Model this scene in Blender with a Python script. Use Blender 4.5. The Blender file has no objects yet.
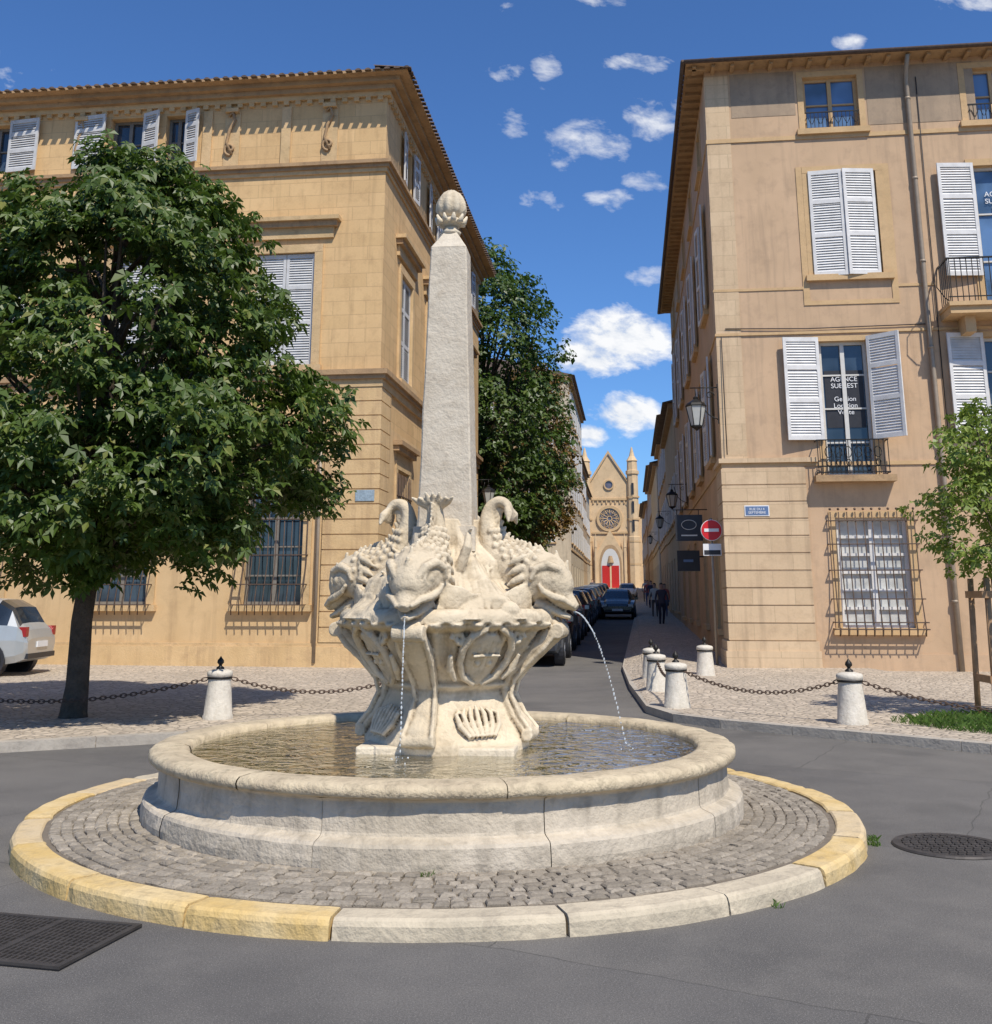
import bpy, bmesh, math, random
from mathutils import Vector, Matrix, noise as mn
random.seed(7)
R=random.Random(11)
rad=math.radians
scene=bpy.context.scene
scene.view_settings.view_transform='Standard'
scene.view_settings.look='None'
scene.view_settings.exposure=0

# ---------------------------------------------------------------- materials
class NT:
    def __init__(s,tree): s.t=tree; s.n=tree.nodes; s.l=tree.links
    def node(s,ty,**kw):
        nd=s.n.new(ty)
        for k,v in kw.items(): setattr(nd,k,v)
        return nd
    def put(s,sock,val):
        if isinstance(val,bpy.types.NodeSocket): s.l.new(val,sock)
        elif val is not None:
            if isinstance(val,(tuple,list)) and len(val)==3 and sock.type=='RGBA': val=(*val,1)
            sock.default_value=val
    def math(s,op,a,b=None,c=None,clamp=False):
        nd=s.node('ShaderNodeMath',operation=op,use_clamp=clamp)
        s.put(nd.inputs[0],a)
        if b is not None: s.put(nd.inputs[1],b)
        if c is not None: s.put(nd.inputs[2],c)
        return nd.outputs[0]
    def mix(s,f,a,b,mode='MIX'):
        nd=s.node('ShaderNodeMix',data_type='RGBA',blend_type=mode)
        s.put(nd.inputs[0],f); s.put(nd.inputs[6],a); s.put(nd.inputs[7],b)
        return nd.outputs[2]
    def noise(s,vec,scale,detail=3,rough=.55,dist=0):
        nd=s.node('ShaderNodeTexNoise'); s.put(nd.inputs['Vector'],vec)
        nd.inputs['Scale'].default_value=scale; nd.inputs['Detail'].default_value=min(detail,3.5)
        nd.inputs['Roughness'].default_value=rough; nd.inputs['Distortion'].default_value=dist
        return nd.outputs[0]
    def mapr(s,v,a,b,c=0,d=1):
        nd=s.node('ShaderNodeMapRange'); s.put(nd.inputs[0],v)
        for i,x in enumerate((a,b,c,d)): nd.inputs[i+1].default_value=x
        return nd.outputs[0]
    def bump(s,h,strength=.3,dist=.02,normal=None):
        nd=s.node('ShaderNodeBump'); nd.inputs['Strength'].default_value=strength
        nd.inputs['Distance'].default_value=dist; s.put(nd.inputs['Height'],h)
        if normal is not None: s.l.new(normal,nd.inputs['Normal'])
        return nd.outputs[0]

def newmat(name):
    m=bpy.data.materials.new(name); m.use_nodes=True
    t=NT(m.node_tree); p=m.node_tree.nodes['Principled BSDF']
    tc=t.node('ShaderNodeTexCoord')
    return m,t,p,tc

def streaks(t,o,col,dirt,amt,lo=.50,hi=.70):
    mp=t.node('ShaderNodeMapping'); t.l.new(o,mp.inputs[0]); mp.inputs['Scale'].default_value=(3.2,3.2,.25)
    s=t.noise(mp.outputs[0],1.5,3.5,.65)
    return t.mix(t.mapr(s,lo,hi,0,amt),col,dirt)

def mat_stone(name,c1,c2,scale=1.5,bump=.3,dirt=(.12,.10,.08),dirtamt=.35,rough=.85,point=False,streak=False,fine=30):
    m,t,p,tc=newmat(name); o=tc.outputs['Object']
    a=t.noise(o,scale,3,.6); b=t.noise(o,fine,2.5,.65); c=t.noise(o,scale*3.3,3.5,.72,.3)
    col=t.mix(t.mapr(a,.35,.65),c1,c2)
    col=t.mix(t.mapr(c,.50,.75,0,dirtamt),col,dirt)
    col=t.mix(t.mapr(b,.3,.75,0,.2),col,(c1[0]*.5,c1[1]*.5,c1[2]*.5))
    if streak: col=streaks(t,o,col,dirt,.42)
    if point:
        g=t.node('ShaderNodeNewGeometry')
        col=t.mix(t.mapr(g.outputs['Pointiness'],.497,.435,0,.85),col,(.12,.085,.05))  # crevices darkened: dirt, plus deeper shading painted into the colour
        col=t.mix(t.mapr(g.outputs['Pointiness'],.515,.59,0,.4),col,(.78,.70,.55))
    t.put(p.inputs['Base Color'],col); p.inputs['Roughness'].default_value=rough
    p.inputs['Specular IOR Level'].default_value=.25
    h=t.math('ADD',b,t.math('MULTIPLY',c,1.5)) if bump>.25 else b
    t.put(p.inputs['Normal'],t.bump(h,bump,.02))
    return m

def mat_ashlar(name,c1,c2,bw=.75,rh=.33,mortar=(.35,.25,.15),bumps=.4,ms=.010):
    m,t,p,tc=newmat(name); o=tc.outputs['Object']
    sp=t.node('ShaderNodeSeparateXYZ'); t.l.new(o,sp.inputs[0])
    cb=t.node('ShaderNodeCombineXYZ')
    t.put(cb.inputs[0],t.math('ADD',sp.outputs[0],sp.outputs[1])); t.put(cb.inputs[1],sp.outputs[2])
    br=t.node('ShaderNodeTexBrick'); t.l.new(cb.outputs[0],br.inputs['Vector'])
    br.inputs['Scale'].default_value=1; br.inputs['Brick Width'].default_value=bw; br.inputs['Row Height'].default_value=rh
    br.inputs['Mortar Size'].default_value=ms; br.inputs['Mortar Smooth'].default_value=.3
    t.put(br.inputs['Color1'],c1); t.put(br.inputs['Color2'],c2); t.put(br.inputs['Mortar'],mortar)
    a=t.noise(o,.5,3,.6); b=t.noise(o,22,3,.6); c=t.noise(o,3,3.5,.7)
    col=t.mix(t.mapr(a,.4,.7,0,.4),br.outputs['Color'],(c1[0]*.66,c1[1]*.62,c1[2]*.6))
    col=t.mix(t.mapr(c,.5,.8,0,.4),col,(c2[0]*.5,c2[1]*.45,c2[2]*.45))
    col=t.mix(t.mapr(b,.4,.8,0,.25),col,(c1[0]*1.15,c1[1]*1.15,c1[2]*1.15))
    col=streaks(t,o,col,(c2[0]*.5,c2[1]*.48,c2[2]*.5),.4,.52,.72)
    t.put(p.inputs['Base Color'],col); p.inputs['Roughness'].default_value=.88
    p.inputs['Specular IOR Level'].default_value=.2
    h=t.math('ADD',t.math('MULTIPLY',br.outputs['Fac'],-1.0),t.math('MULTIPLY',b,.4))
    t.put(p.inputs['Normal'],t.bump(h,bumps,.012))
    return m

def mat_simple(name,col,rough=.6,metal=0,var=.25,scale=8,spec=.4,bump=.1):
    m,t,p,tc=newmat(name)
    n=t.noise(tc.outputs['Object'],scale,3,.6)
    k=1-var
    t.put(p.inputs['Base Color'],t.mix(t.mapr(n,.3,.7),(col[0]*k,col[1]*k,col[2]*k),col))
    p.inputs['Roughness'].default_value=rough; p.inputs['Metallic'].default_value=metal
    p.inputs['Specular IOR Level'].default_value=spec
    return m

def mat_leaf(name,c1,c2,c3):
    m,t,p,tc=newmat(name)
    g=t.node('ShaderNodeNewGeometry'); r=g.outputs['Random Per Island']
    col=t.mix(t.mapr(r,0,.7),c1,c2)
    col=t.mix(t.mapr(r,.86,1),col,c3)
    n=t.noise(tc.outputs['Object'],1.1,2)
    col=t.mix(t.mapr(n,.4,.65,0,.45),col,(c1[0]*.55,c1[1]*.6,c1[2]*.6))
    t.put(p.inputs['Base Color'],col); p.inputs['Roughness'].default_value=.45
    p.inputs['Specular IOR Level'].default_value=.4
    tr=t.node('ShaderNodeBsdfTranslucent'); t.put(tr.inputs[0],t.mix(.5,col,(c2[0]*1.6,c2[1]*2.0,c2[2]*.8)))
    ms=t.node('ShaderNodeMixShader'); ms.inputs[0].default_value=.24
    t.l.new(p.outputs[0],ms.inputs[1]); t.l.new(tr.outputs[0],ms.inputs[2])
    t.l.new(ms.outputs[0],t.n['Material Output'].inputs[0])
    return m

def mat_asphalt():
    m,t,p,tc=newmat('asphalt'); o=tc.outputs['Object']
    a=t.noise(o,.35,3.5,.65); b=t.noise(o,90,2,.7); c=t.noise(o,2.5,3.5,.7)
    col=t.mix(t.mapr(a,.35,.65),(.108,.102,.096),(.175,.163,.148))
    col=t.mix(t.mapr(c,.45,.75,0,.5),col,(.20,.185,.165))
    col=t.mix(t.mapr(b,.35,.75,0,.55),col,(.055,.053,.05))
    b2=t.noise(o,170,1,.6)
    col=t.mix(t.mapr(b2,.58,.72,0,.6),col,(.36,.34,.31))
    br=t.node('ShaderNodeTexBrick'); br.inputs['Scale'].default_value=1; br.inputs['Brick Width'].default_value=4.7; br.inputs['Row Height'].default_value=3.1; br.inputs['Mortar Size'].default_value=.006
    br.offset=.37
    mp=t.node('ShaderNodeMapping'); mp.inputs['Rotation'].default_value=(0,0,.5); mp.inputs['Location'].default_value=(.9,1.3,0); t.l.new(o,mp.inputs[0])
    nv=t.node('ShaderNodeTexNoise'); nv.inputs['Scale'].default_value=3; nv.inputs['Detail'].default_value=3; t.l.new(o,nv.inputs['Vector'])
    va=t.node('ShaderNodeVectorMath',operation='MULTIPLY_ADD'); t.l.new(nv.outputs[1],va.inputs[0]); va.inputs[1].default_value=(.12,.12,0); t.l.new(mp.outputs[0],va.inputs[2])
    t.l.new(va.outputs[0],br.inputs['Vector'])
    t.put(br.inputs['Color1'],(.92,.92,.93)); t.put(br.inputs['Color2'],(1.06,1.05,1.03)); t.put(br.inputs['Mortar'],(.62,.62,.62))
    col=t.mix(.85,col,br.outputs['Color'],'MULTIPLY')
    d=t.noise(o,.9,2,.5,.5)
    col=t.mix(t.mapr(d,.58,.72,0,.45),col,(.075,.072,.068))
    t.put(p.inputs['Base Color'],col); p.inputs['Roughness'].default_value=.88
    p.inputs['Specular IOR Level'].default_value=.2
    t.put(p.inputs['Normal'],t.bump(b,.5,.008))
    return m

def mat_setts(name,c1,c2,scale):
    m,t,p,tc=newmat(name); o=tc.outputs['Object']
    vo=t.node('ShaderNodeTexVoronoi',feature='DISTANCE_TO_EDGE'); vo.inputs['Scale'].default_value=scale; t.l.new(o,vo.inputs['Vector'])
    vc=t.node('ShaderNodeTexVoronoi'); vc.inputs['Scale'].default_value=scale; t.l.new(o,vc.inputs['Vector'])
    vr=t.node('ShaderNodeSeparateColor'); t.l.new(vc.outputs['Color'],vr.inputs[0])
    a=t.noise(o,.6,3,.6)
    col=t.mix(vr.outputs[0],c1,c2)
    col=t.mix(t.mapr(a,.4,.7,0,.4),col,(c1[0]*.6,c1[1]*.6,c1[2]*.58))
    col=t.mix(t.mapr(vo.outputs['Distance'],.0,.09,.8,0),col,(.17,.14,.11))
    t.put(p.inputs['Base Color'],col); p.inputs['Roughness'].default_value=.85
    t.put(p.inputs['Normal'],t.bump(t.mapr(vo.outputs['Distance'],0,.18),.6,.03))
    return m

def mat_glass(name,tint=(.02,.03,.04)):
    m,t,p,tc=newmat(name)
    n=t.noise(tc.outputs['Object'],.9,2)
    t.put(p.inputs['Base Color'],t.mix(t.mapr(n,.4,.6),tint,(tint[0]*2.4,tint[1]*2.4,tint[2]*2.6)))
    p.inputs['Roughness'].default_value=.06; p.inputs['Specular IOR Level'].default_value=.8
    t.put(p.inputs['Normal'],t.bump(n,.15,.05))
    return m

def mat_water():
    m,t,p,tc=newmat('basin_water'); o=tc.outputs['Object']
    n=t.noise(o,7,3,.6,.8)
    bm_=t.bump(n,.9,.035)
    gl=t.node('ShaderNodeBsdfGlossy'); gl.inputs['Roughness'].default_value=.04; t.l.new(bm_,gl.inputs['Normal'])
    tr=t.node('ShaderNodeBsdfTransparent'); tr.inputs[0].default_value=(.84,.82,.56,1)
    df=t.node('ShaderNodeBsdfDiffuse'); df.inputs[0].default_value=(.25,.20,.09,1)
    m1=t.node('ShaderNodeMixShader'); m1.inputs[0].default_value=.3
    t.l.new(tr.outputs[0],m1.inputs[1]); t.l.new(df.outputs[0],m1.inputs[2])
    fr=t.node('ShaderNodeFresnel'); fr.inputs[0].default_value=1.24; t.l.new(bm_,fr.inputs['Normal'])
    m2=t.node('ShaderNodeMixShader'); t.l.new(t.math('MULTIPLY',fr.outputs[0],.8,clamp=True),m2.inputs[0])
    t.l.new(m1.outputs[0],m2.inputs[1]); t.l.new(gl.outputs[0],m2.inputs[2])
    t.l.new(m2.outputs[0],t.n['Material Output'].inputs[0])
    return m

def mat_tiles():
    m,t,p,tc=newmat('roof_tiles'); n=t.noise(tc.outputs['Object'],3,3,.7)
    t.put(p.inputs['Base Color'],t.mix(t.mapr(n,.35,.65),(.06,.045,.038),(.17,.115,.085)))
    p.inputs['Roughness'].default_value=.9
    return m

def mat_jet():
    m,t,p,tc=newmat('water_jet')
    p.inputs['Base Color'].default_value=(.85,.9,.92,1); p.inputs['Roughness'].default_value=.05
    tr=t.node('ShaderNodeBsdfTransparent'); ms=t.node('ShaderNodeMixShader'); ms.inputs[0].default_value=.42
    t.l.new(tr.outputs[0],ms.inputs[1]); t.l.new(p.outputs[0],ms.inputs[2]); t.l.new(ms.outputs[0],t.n['Material Output'].inputs[0])
    return m

MT={}
MT['asph']=mat_asphalt()
MT['ground']=mat_simple('ground_dirt',(.16,.14,.11),.95,scale=2)
MT['setts']=mat_setts('pavement_setts',(.60,.50,.385),(.42,.35,.27),8.5)
MT['kerbgrey']=mat_stone('kerb_stone',(.46,.41,.34),(.36,.32,.27),2)
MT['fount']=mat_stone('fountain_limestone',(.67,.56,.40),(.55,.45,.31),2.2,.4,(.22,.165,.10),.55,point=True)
MT['basin']=mat_stone('basin_limestone',(.60,.52,.41),(.49,.42,.32),1.6,.5,(.20,.17,.13),.6,streak=True)
MT['rim']=mat_stone('basin_rim_stone',(.63,.52,.35),(.46,.37,.25),3.6,.5,(.20,.165,.11),.7)
MT['obel']=mat_stone('obelisk_stone',(.64,.56,.44),(.55,.47,.36),2.5,.35,(.33,.26,.18),.45)
MT['k1']=mat_stone('kerb_yellow',(.62,.43,.17),(.68,.52,.28),3,.35,(.27,.21,.13),.55)
MT['k2']=mat_stone('kerb_cream',(.60,.51,.37),(.48,.41,.30),3,.35,(.25,.21,.16),.6)
MT['k3']=mat_stone('kerb_ochre',(.60,.45,.25),(.62,.49,.31),3,.35,(.25,.21,.16),.55)
def mat_cob():
    m,t,p,tc=newmat('cobble_stone'); g=t.node('ShaderNodeNewGeometry'); r=g.outputs['Random Per Island']
    col=t.mix(r,(.23,.195,.15),(.42,.36,.28)); a=t.noise(tc.outputs['Object'],1.2,3); b=t.noise(tc.outputs['Object'],45,3,.7)
    col=t.mix(t.mapr(a,.4,.65,0,.45),col,(.21,.175,.13)); col=t.mix(t.mapr(b,.4,.7,0,.55),col,(.13,.11,.085))
    t.put(p.inputs['Base Color'],col); p.inputs['Roughness'].default_value=.9; t.put(p.inputs['Normal'],t.bump(b,.8,.012)); return m
MT['cob']=mat_cob()
MT['mortar']=mat_simple('cobble_mortar',(.20,.165,.125),.95,scale=20)
MT['pool']=mat_stone('pool_floor',(.60,.46,.25),(.38,.31,.15),2.2,.3,(.13,.13,.05),.6)
MT['water']=mat_water(); MT['jet']=mat_jet()
MT['lash']=mat_ashlar('golden_ashlar',(.69,.465,.235),(.60,.40,.195),.8,.34,(.50,.335,.17),.2)
MT['lquoin']=mat_stone('golden_quoin',(.68,.475,.25),(.60,.41,.205),1.2,.3,(.32,.20,.115),.35,streak=True)
MT['lplas']=mat_stone('golden_render',(.68,.475,.255),(.60,.41,.21),.8,.15,(.36,.235,.125),.35,streak=True,fine=50)
MT['ltrim']=mat_stone('golden_trim',(.66,.46,.25),(.53,.37,.19),1.4,.3,(.25,.17,.10),.45)
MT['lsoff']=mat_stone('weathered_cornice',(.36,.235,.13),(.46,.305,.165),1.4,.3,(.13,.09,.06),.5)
MT['rplas']=mat_stone('tan_plaster',(.605,.415,.26),(.525,.36,.222),.7,.15,(.30,.21,.14),.38,streak=True,fine=60)
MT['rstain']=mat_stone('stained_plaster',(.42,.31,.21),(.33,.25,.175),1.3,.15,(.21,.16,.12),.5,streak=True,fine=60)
MT['rash']=mat_ashlar('tan_ashlar',(.65,.485,.31),(.56,.41,.255),.9,.36,(.47,.35,.22),.2,.008)
MT['rtrim']=mat_stone('ochre_trim',(.62,.42,.225),(.54,.365,.19),1.4,.15,(.30,.20,.12),.35)
MT['tiles']=mat_tiles()
MT['shut']=mat_simple('grey_shutter_paint',(.60,.59,.57),.6,var=.22,scale=5)
MT['shutw']=mat_simple('white_shutter_paint',(.72,.70,.67),.6,var=.2,scale=5)
MT['frame']=mat_simple('window_frame_paint',(.62,.6,.55),.5,var=.1)
MT['framed']=mat_simple('window_frame_grey',(.22,.20,.17),.6,var=.2)
MT['glass']=mat_glass('window_glass'); MT['glassb']=mat_glass('window_glass_blue',(.05,.09,.15))
MT['curtain']=mat_simple('white_curtain',(.6,.6,.57),.8,var=.35,scale=4)
MT['iron']=mat_simple('wrought_iron',(.035,.033,.03),.5,metal=.6,var=.3,scale=20)
MT['rust']=mat_simple('rusty_iron',(.13,.085,.06),.7,metal=.2,var=.4,scale=12)
MT['castiron']=mat_simple('cast_iron_cover',(.085,.075,.068),.6,metal=.3,var=.4,scale=9)
MT['pipe']=mat_simple('zinc_pipe',(.36,.29,.215),.55,metal=.2,var=.2)
MT['boll']=mat_stone('bollard_stone',(.70,.64,.54),(.58,.53,.44),4,.3,(.34,.28,.21),.5)
MT['bark']=mat_stone('tree_bark',(.12,.09,.065),(.07,.055,.04),6,.9,(.03,.025,.02),.5,fine=18)
MT['wood']=mat_simple('stake_wood',(.45,.27,.14),.75,var=.35,scale=9)
MT['leafA']=mat_leaf('chestnut_leaves',(.050,.088,.014),(.100,.148,.026),(.21,.21,.05))
MT['leafB']=mat_leaf('park_tree_leaves',(.044,.080,.014),(.080,.130,.024),(.14,.165,.035))
MT['leafC']=mat_leaf('russet_leaves',(.15,.09,.025),(.25,.14,.04),(.13,.14,.03))
MT['leafD']=mat_leaf('young_tree_leaves',(.13,.19,.03),(.24,.30,.055),(.34,.36,.10))
MT['grassm']=mat_leaf('grass_blades',(.06,.12,.02),(.12,.2,.04),(.2,.22,.08))
MT['tyre']=mat_simple('tyre_rubber',(.02,.02,.02),.8); MT['hub']=mat_simple('hubcap',(.4,.4,.42),.35,metal=.7)
MT['silver']=mat_simple('car_paint_silver',(.50,.51,.50),.3,metal=.45,var=.05,spec=.6)
MT['black']=mat_simple('car_paint_black',(.018,.02,.024),.2,var=.1,spec=.7)
MT['grey']=mat_simple('car_paint_grey',(.10,.11,.125),.25,metal=.4,var=.1,spec=.7)
MT['white']=mat_simple('car_paint_white',(.62,.63,.64),.3,var=.05,spec=.6)
MT['carglass']=mat_glass('car_glass',(.015,.02,.025))
MT['lampr']=mat_simple('tail_light',(.35,.02,.02),.3); MT['lampw']=mat_simple('head_light',(.7,.7,.7),.15)
MT['red']=mat_simple('sign_red',(.62,.02,.025),.4,var=.08); MT['signw']=mat_simple('sign_white',(.78,.78,.78),.5,var=.05)
MT['blue']=mat_simple('enamel_blue',(.12,.19,.34),.45,var=.2,scale=14); MT['dark']=mat_simple('sign_dark',(.03,.03,.035),.5)
MT['plaque']=mat_simple('street_plaque',(.35,.44,.5),.5,var=.4,scale=22)
MT['reddoor']=mat_simple('red_door_paint',(.55,.025,.02),.5); MT['cream']=mat_stone('church_stone',(.70,.50,.29),(.60,.43,.25),.4,.2,(.30,.21,.13),.35)
MT['lamppane']=mat_simple('lantern_pane',(.5,.5,.46),.2,var=.1)
MT['rose']=mat_glass('stained_glass',(.06,.05,.06))
MT['bA']=mat_stone('row_plaster_a',(.64,.54,.39),(.56,.46,.33),.5,.15,streak=True)
MT['bB']=mat_stone('row_plaster_b',(.58,.42,.26),(.51,.37,.225),.5,.15,streak=True)
MT['bC']=mat_stone('row_plaster_c',(.54,.34,.19),(.46,.30,.17),.5,.15,streak=True)

# ---------------------------------------------------------------- mesh builder
class MB:
    def __init__(s): s.v=[];s.f=[];s.m=[];s.s=[];s.mats=[]
    def mi(s,k):
        if k not in s.mats: s.mats.append(k)
        return s.mats.index(k)
    def add(s,vs,fs,mat,smooth=False):
        o=len(s.v); s.v.extend(vs); i=s.mi(mat)
        for f in fs: s.f.append(tuple(o+k for k in f)); s.m.append(i); s.s.append(smooth)
    def box(s,x0,x1,y0,y1,z0,z1,mat,tf=None):
        vs=[(x,y,z) for z in (z0,z1) for y in (y0,y1) for x in (x0,x1)]
        if tf: vs=[tf(*p) for p in vs]
        s.add(vs,[(0,2,3,1),(4,5,7,6),(0,1,5,4),(2,6,7,3),(0,4,6,2),(1,3,7,5)],mat)
    def lathe(s,prof,cx,cy,seg,mat,smooth=True,fn=None,cap=False):
        n=len(prof); vs=[]
        for i in range(seg):
            a=2*math.pi*i/seg
            for (r,z) in prof:
                rr=fn(a,r,z) if fn else r
                vs.append((cx+rr*math.cos(a),cy+rr*math.sin(a),z))
        fs=[]
        for i in range(seg):
            j=(i+1)%seg
            for k in range(n-1): fs.append((i*n+k,j*n+k,j*n+k+1,i*n+k+1))
        if cap:
            fs.append(tuple(i*n for i in reversed(range(seg)))); fs.append(tuple(i*n+n-1 for i in range(seg)))
        s.add(vs,fs,mat,smooth)
    def tube(s,pts,rs,seg,mat,smooth=True,sides=None):
        pts=[Vector(p) for p in pts]; n=len(pts)
        if not isinstance(rs,(list,tuple)): rs=[rs]*n
        vs=[]; up=None
        for i,p in enumerate(pts):
            t=(pts[min(i+1,n-1)]-pts[max(i-1,0)])
            if t.length<1e-9: t=Vector((0,0,1))
            t.normalize()
            if sides is not None: sd=Vector(sides)
            else:
                if up is None:
                    sd=t.cross(Vector((0,0,1)))
                    if sd.length<.05: sd=t.cross(Vector((1,0,0)))
                else: sd=up-t*up.dot(t)
                sd.normalize(); up=sd
            ot=t.cross(sd); ot.normalize()
            r=rs[i]; ra,rb=(r if isinstance(r,tuple) else (r,r))
            for k in range(seg):
                a=2*math.pi*k/seg; vs.append(tuple(p+sd*(ra*math.cos(a))+ot*(rb*math.sin(a))))
        fs=[]
        for i in range(n-1):
            for k in range(seg):
                l=(k+1)%seg; fs.append((i*seg+k,i*seg+l,(i+1)*seg+l,(i+1)*seg+k))
        fs.append(tuple(reversed(range(seg)))); fs.append(tuple((n-1)*seg+k for k in range(seg)))
        s.add(vs,fs,mat,smooth)
    def ball(s,c,r,mat,seg=12,rings=8,sc=(1,1,1),smooth=True):
        vs=[(0,0,-r*sc[2])]
        for i in range(1,rings):
            ph=-math.pi/2+math.pi*i/rings
            for k in range(seg):
                a=2*math.pi*k/seg
                vs.append((r*sc[0]*math.cos(ph)*math.cos(a),r*sc[1]*math.cos(ph)*math.sin(a),r*sc[2]*math.sin(ph)))
        vs.append((0,0,r*sc[2])); top=len(vs)-1; fs=[]
        vs=[(c[0]+v[0],c[1]+v[1],c[2]+v[2]) for v in vs]
        for k in range(seg):
            l=(k+1)%seg; fs.append((0,1+l,1+k)); fs.append((top,1+(rings-2)*seg+k,1+(rings-2)*seg+l))
            for i in range(rings-2): fs.append((1+i*seg+k,1+i*seg+l,1+(i+1)*seg+l,1+(i+1)*seg+k))
        s.add(vs,fs,mat,smooth)
    def fbox(s,P,s0,s1,z0,z1,d0,d1,mat):
        vs=[P(a,z,d) for z in (z0,z1) for d in (d0,d1) for a in (s0,s1)]
        s.add(vs,[(0,2,3,1),(4,5,7,6),(0,1,5,4),(2,6,7,3),(0,4,6,2),(1,3,7,5)],mat)
    def build(s,name,parent=None,loc=(0,0,0),rot=0,recalc=True):
        me=bpy.data.meshes.new(name); me.from_pydata([tuple(v) for v in s.v],[],s.f)
        for k in s.mats: me.materials.append(MT[k])
        me.polygons.foreach_set('material_index',s.m); me.polygons.foreach_set('use_smooth',s.s)
        me.update()
        if recalc:
            b=bmesh.new(); b.from_mesh(me); bmesh.ops.recalc_face_normals(b,faces=b.faces); b.to_mesh(me); b.free()
        ob=bpy.data.objects.new(name,me); scene.collection.objects.link(ob)
        if parent: ob.parent=parent
        ob.location=loc; ob.rotation_euler=(0,0,rot)
        return ob
def empty(name,loc=(0,0,0),rot=0):
    e=bpy.data.objects.new(name,None); scene.collection.objects.link(e); e.location=loc; e.rotation_euler=(0,0,rot); e.empty_display_size=.3
    return e
def catmull(ctrl,n):
    out=[]; m=len(ctrl)
    for i in range(m-1):
        p0=ctrl[max(i-1,0)];p1=ctrl[i];p2=ctrl[i+1];p3=ctrl[min(i+2,m-1)]
        for k in range(n):
            t=k/n
            out.append(tuple(.5*((2*b)+(-a+c)*t+(2*a-5*b+4*c-d)*t*t+(-a+3*b-3*c+d)*t**3) for a,b,c,d in zip(p0,p1,p2,p3)))
    out.append(tuple(ctrl[-1])); return out

SL=.0195
def gz(y): return SL*min(max(y-25,0),172)
A7=rad(-7); SN,CS=math.sin(rad(7)),math.cos(rad(7))

# ---------------------------------------------------------------- world
w=bpy.data.worlds.new('World'); scene.world=w; w.use_nodes=True
t=NT(w.node_tree); bg=t.n['Background']
sky=t.node('ShaderNodeTexSky',sky_type='NISHITA'); sky.sun_disc=False
EL=54; AZ=27   # sun behind the viewer, to the right
sky.sun_elevation=rad(EL); sky.sun_rotation=rad(180-AZ); sky.air_density=1.0; sky.dust_density=.3; sky.ozone_density=2.5
tc=t.node('ShaderNodeTexCoord'); g=tc.outputs['Generated']
sp=t.node('ShaderNodeSeparateXYZ'); t.l.new(g,sp.inputs[0])
ysafe=t.math('MAXIMUM',sp.outputs[1],.05)
px=t.math('DIVIDE',sp.outputs[0],ysafe); pz=t.math('DIVIDE',sp.outputs[2],ysafe)
cb=t.node('ShaderNodeCombineXYZ'); t.put(cb.inputs[0],t.math('ADD',px,t.math('MULTIPLY',pz,.35))); t.put(cb.inputs[1],t.math('MULTIPLY',pz,1.5))
nzn=t.node('ShaderNodeTexNoise'); nzn.inputs['Scale'].default_value=27; nzn.inputs['Detail'].default_value=6; nzn.inputs['Roughness'].default_value=.60; nzn.inputs['Distortion'].default_value=.2; t.l.new(cb.outputs[0],nzn.inputs['Vector'])
nz=nzn.outputs[0]
def blobd(bx,bz,rx,rz):
    a=t.math('MULTIPLY',t.math('SUBTRACT',px,bx),1/rx); b=t.math('MULTIPLY',t.math('SUBTRACT',pz,bz),1/rz)
    return t.math('ADD',t.math('MULTIPLY',a,a),t.math('MULTIPLY',b,b))
wis=None
for (bx,bz,rx,rz,am) in [(.095,.447,.038,.026,1),(.160,.470,.036,.022,1),(.112,.385,.024,.012,1),(.158,.405,.028,.012,1),(.147,.533,.034,.011,.95),(.010,.523,.022,.011,.9),(.052,.525,.016,.022,.85),(.012,.47,.02,.022,.8),(.048,.385,.03,.014,.65),(.118,.606,.04,.010,.95),(.02,.60,.04,.008,.7),(.363,.557,.016,.010,.95),(.487,.605,.04,.015,.9),(.16,.305,.03,.012,.75),(.063,.43,.02,.016,.75),(-.9,.5,.4,.1,.8),(1.1,.5,.3,.1,.8)]:
    v=t.math('MULTIPLY',t.mapr(blobd(bx,bz,rx,rz),0,2.2,1,0),am); wis=v if wis is None else t.math('MAXIMUM',wis,v)
wis=t.mapr(t.math('ADD',t.math('MULTIPLY',wis,.46),nz),.76,1.10,0,.85)
cum=None
for (bx,bz,rx,rz) in [(.122,.243,.058,.034),(.092,.225,.040,.022),(.124,.170,.036,.022),(.088,.150,.020,.012)]:
    v=t.math('SUBTRACT',1.0,blobd(bx,bz,rx,rz)); cum=v if cum is None else t.math('MAXIMUM',cum,v)
cum=t.math('MAXIMUM',cum,-1.0)
cum=t.mapr(t.math('ADD',cum,t.math('MULTIPLY',t.math('SUBTRACT',nz,.5),3.2)),.0,.8,0,1)
acc=t.math('MAXIMUM',wis,cum)
acc=t.math('MULTIPLY',acc,t.math('GREATER_THAN',sp.outputs[1],.06))
skc=t.mix(1.0,sky.outputs[0],(.60,.93,1.36),'MULTIPLY')
shade=t.mix(t.mapr(nz,.36,.56),(6.4,7.0,8.0),(9.2,9.3,9.5))
cc=t.mix(acc,skc,shade)
t.l.new(cc,bg.inputs[0]); bg.inputs[1].default_value=.105

S=Vector((math.cos(rad(EL))*math.sin(rad(AZ)),-math.cos(rad(EL))*math.cos(rad(AZ)),math.sin(rad(EL))))
sd=bpy.data.lights.new('sun','SUN'); sd.energy=5.0; sd.angle=rad(.5); sd.color=(1,.94,.84)
so=bpy.data.objects.new('sun',sd); scene.collection.objects.link(so); so.rotation_euler=S.to_track_quat('Z','Y').to_euler(); so.location=(20,-30,40)

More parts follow.
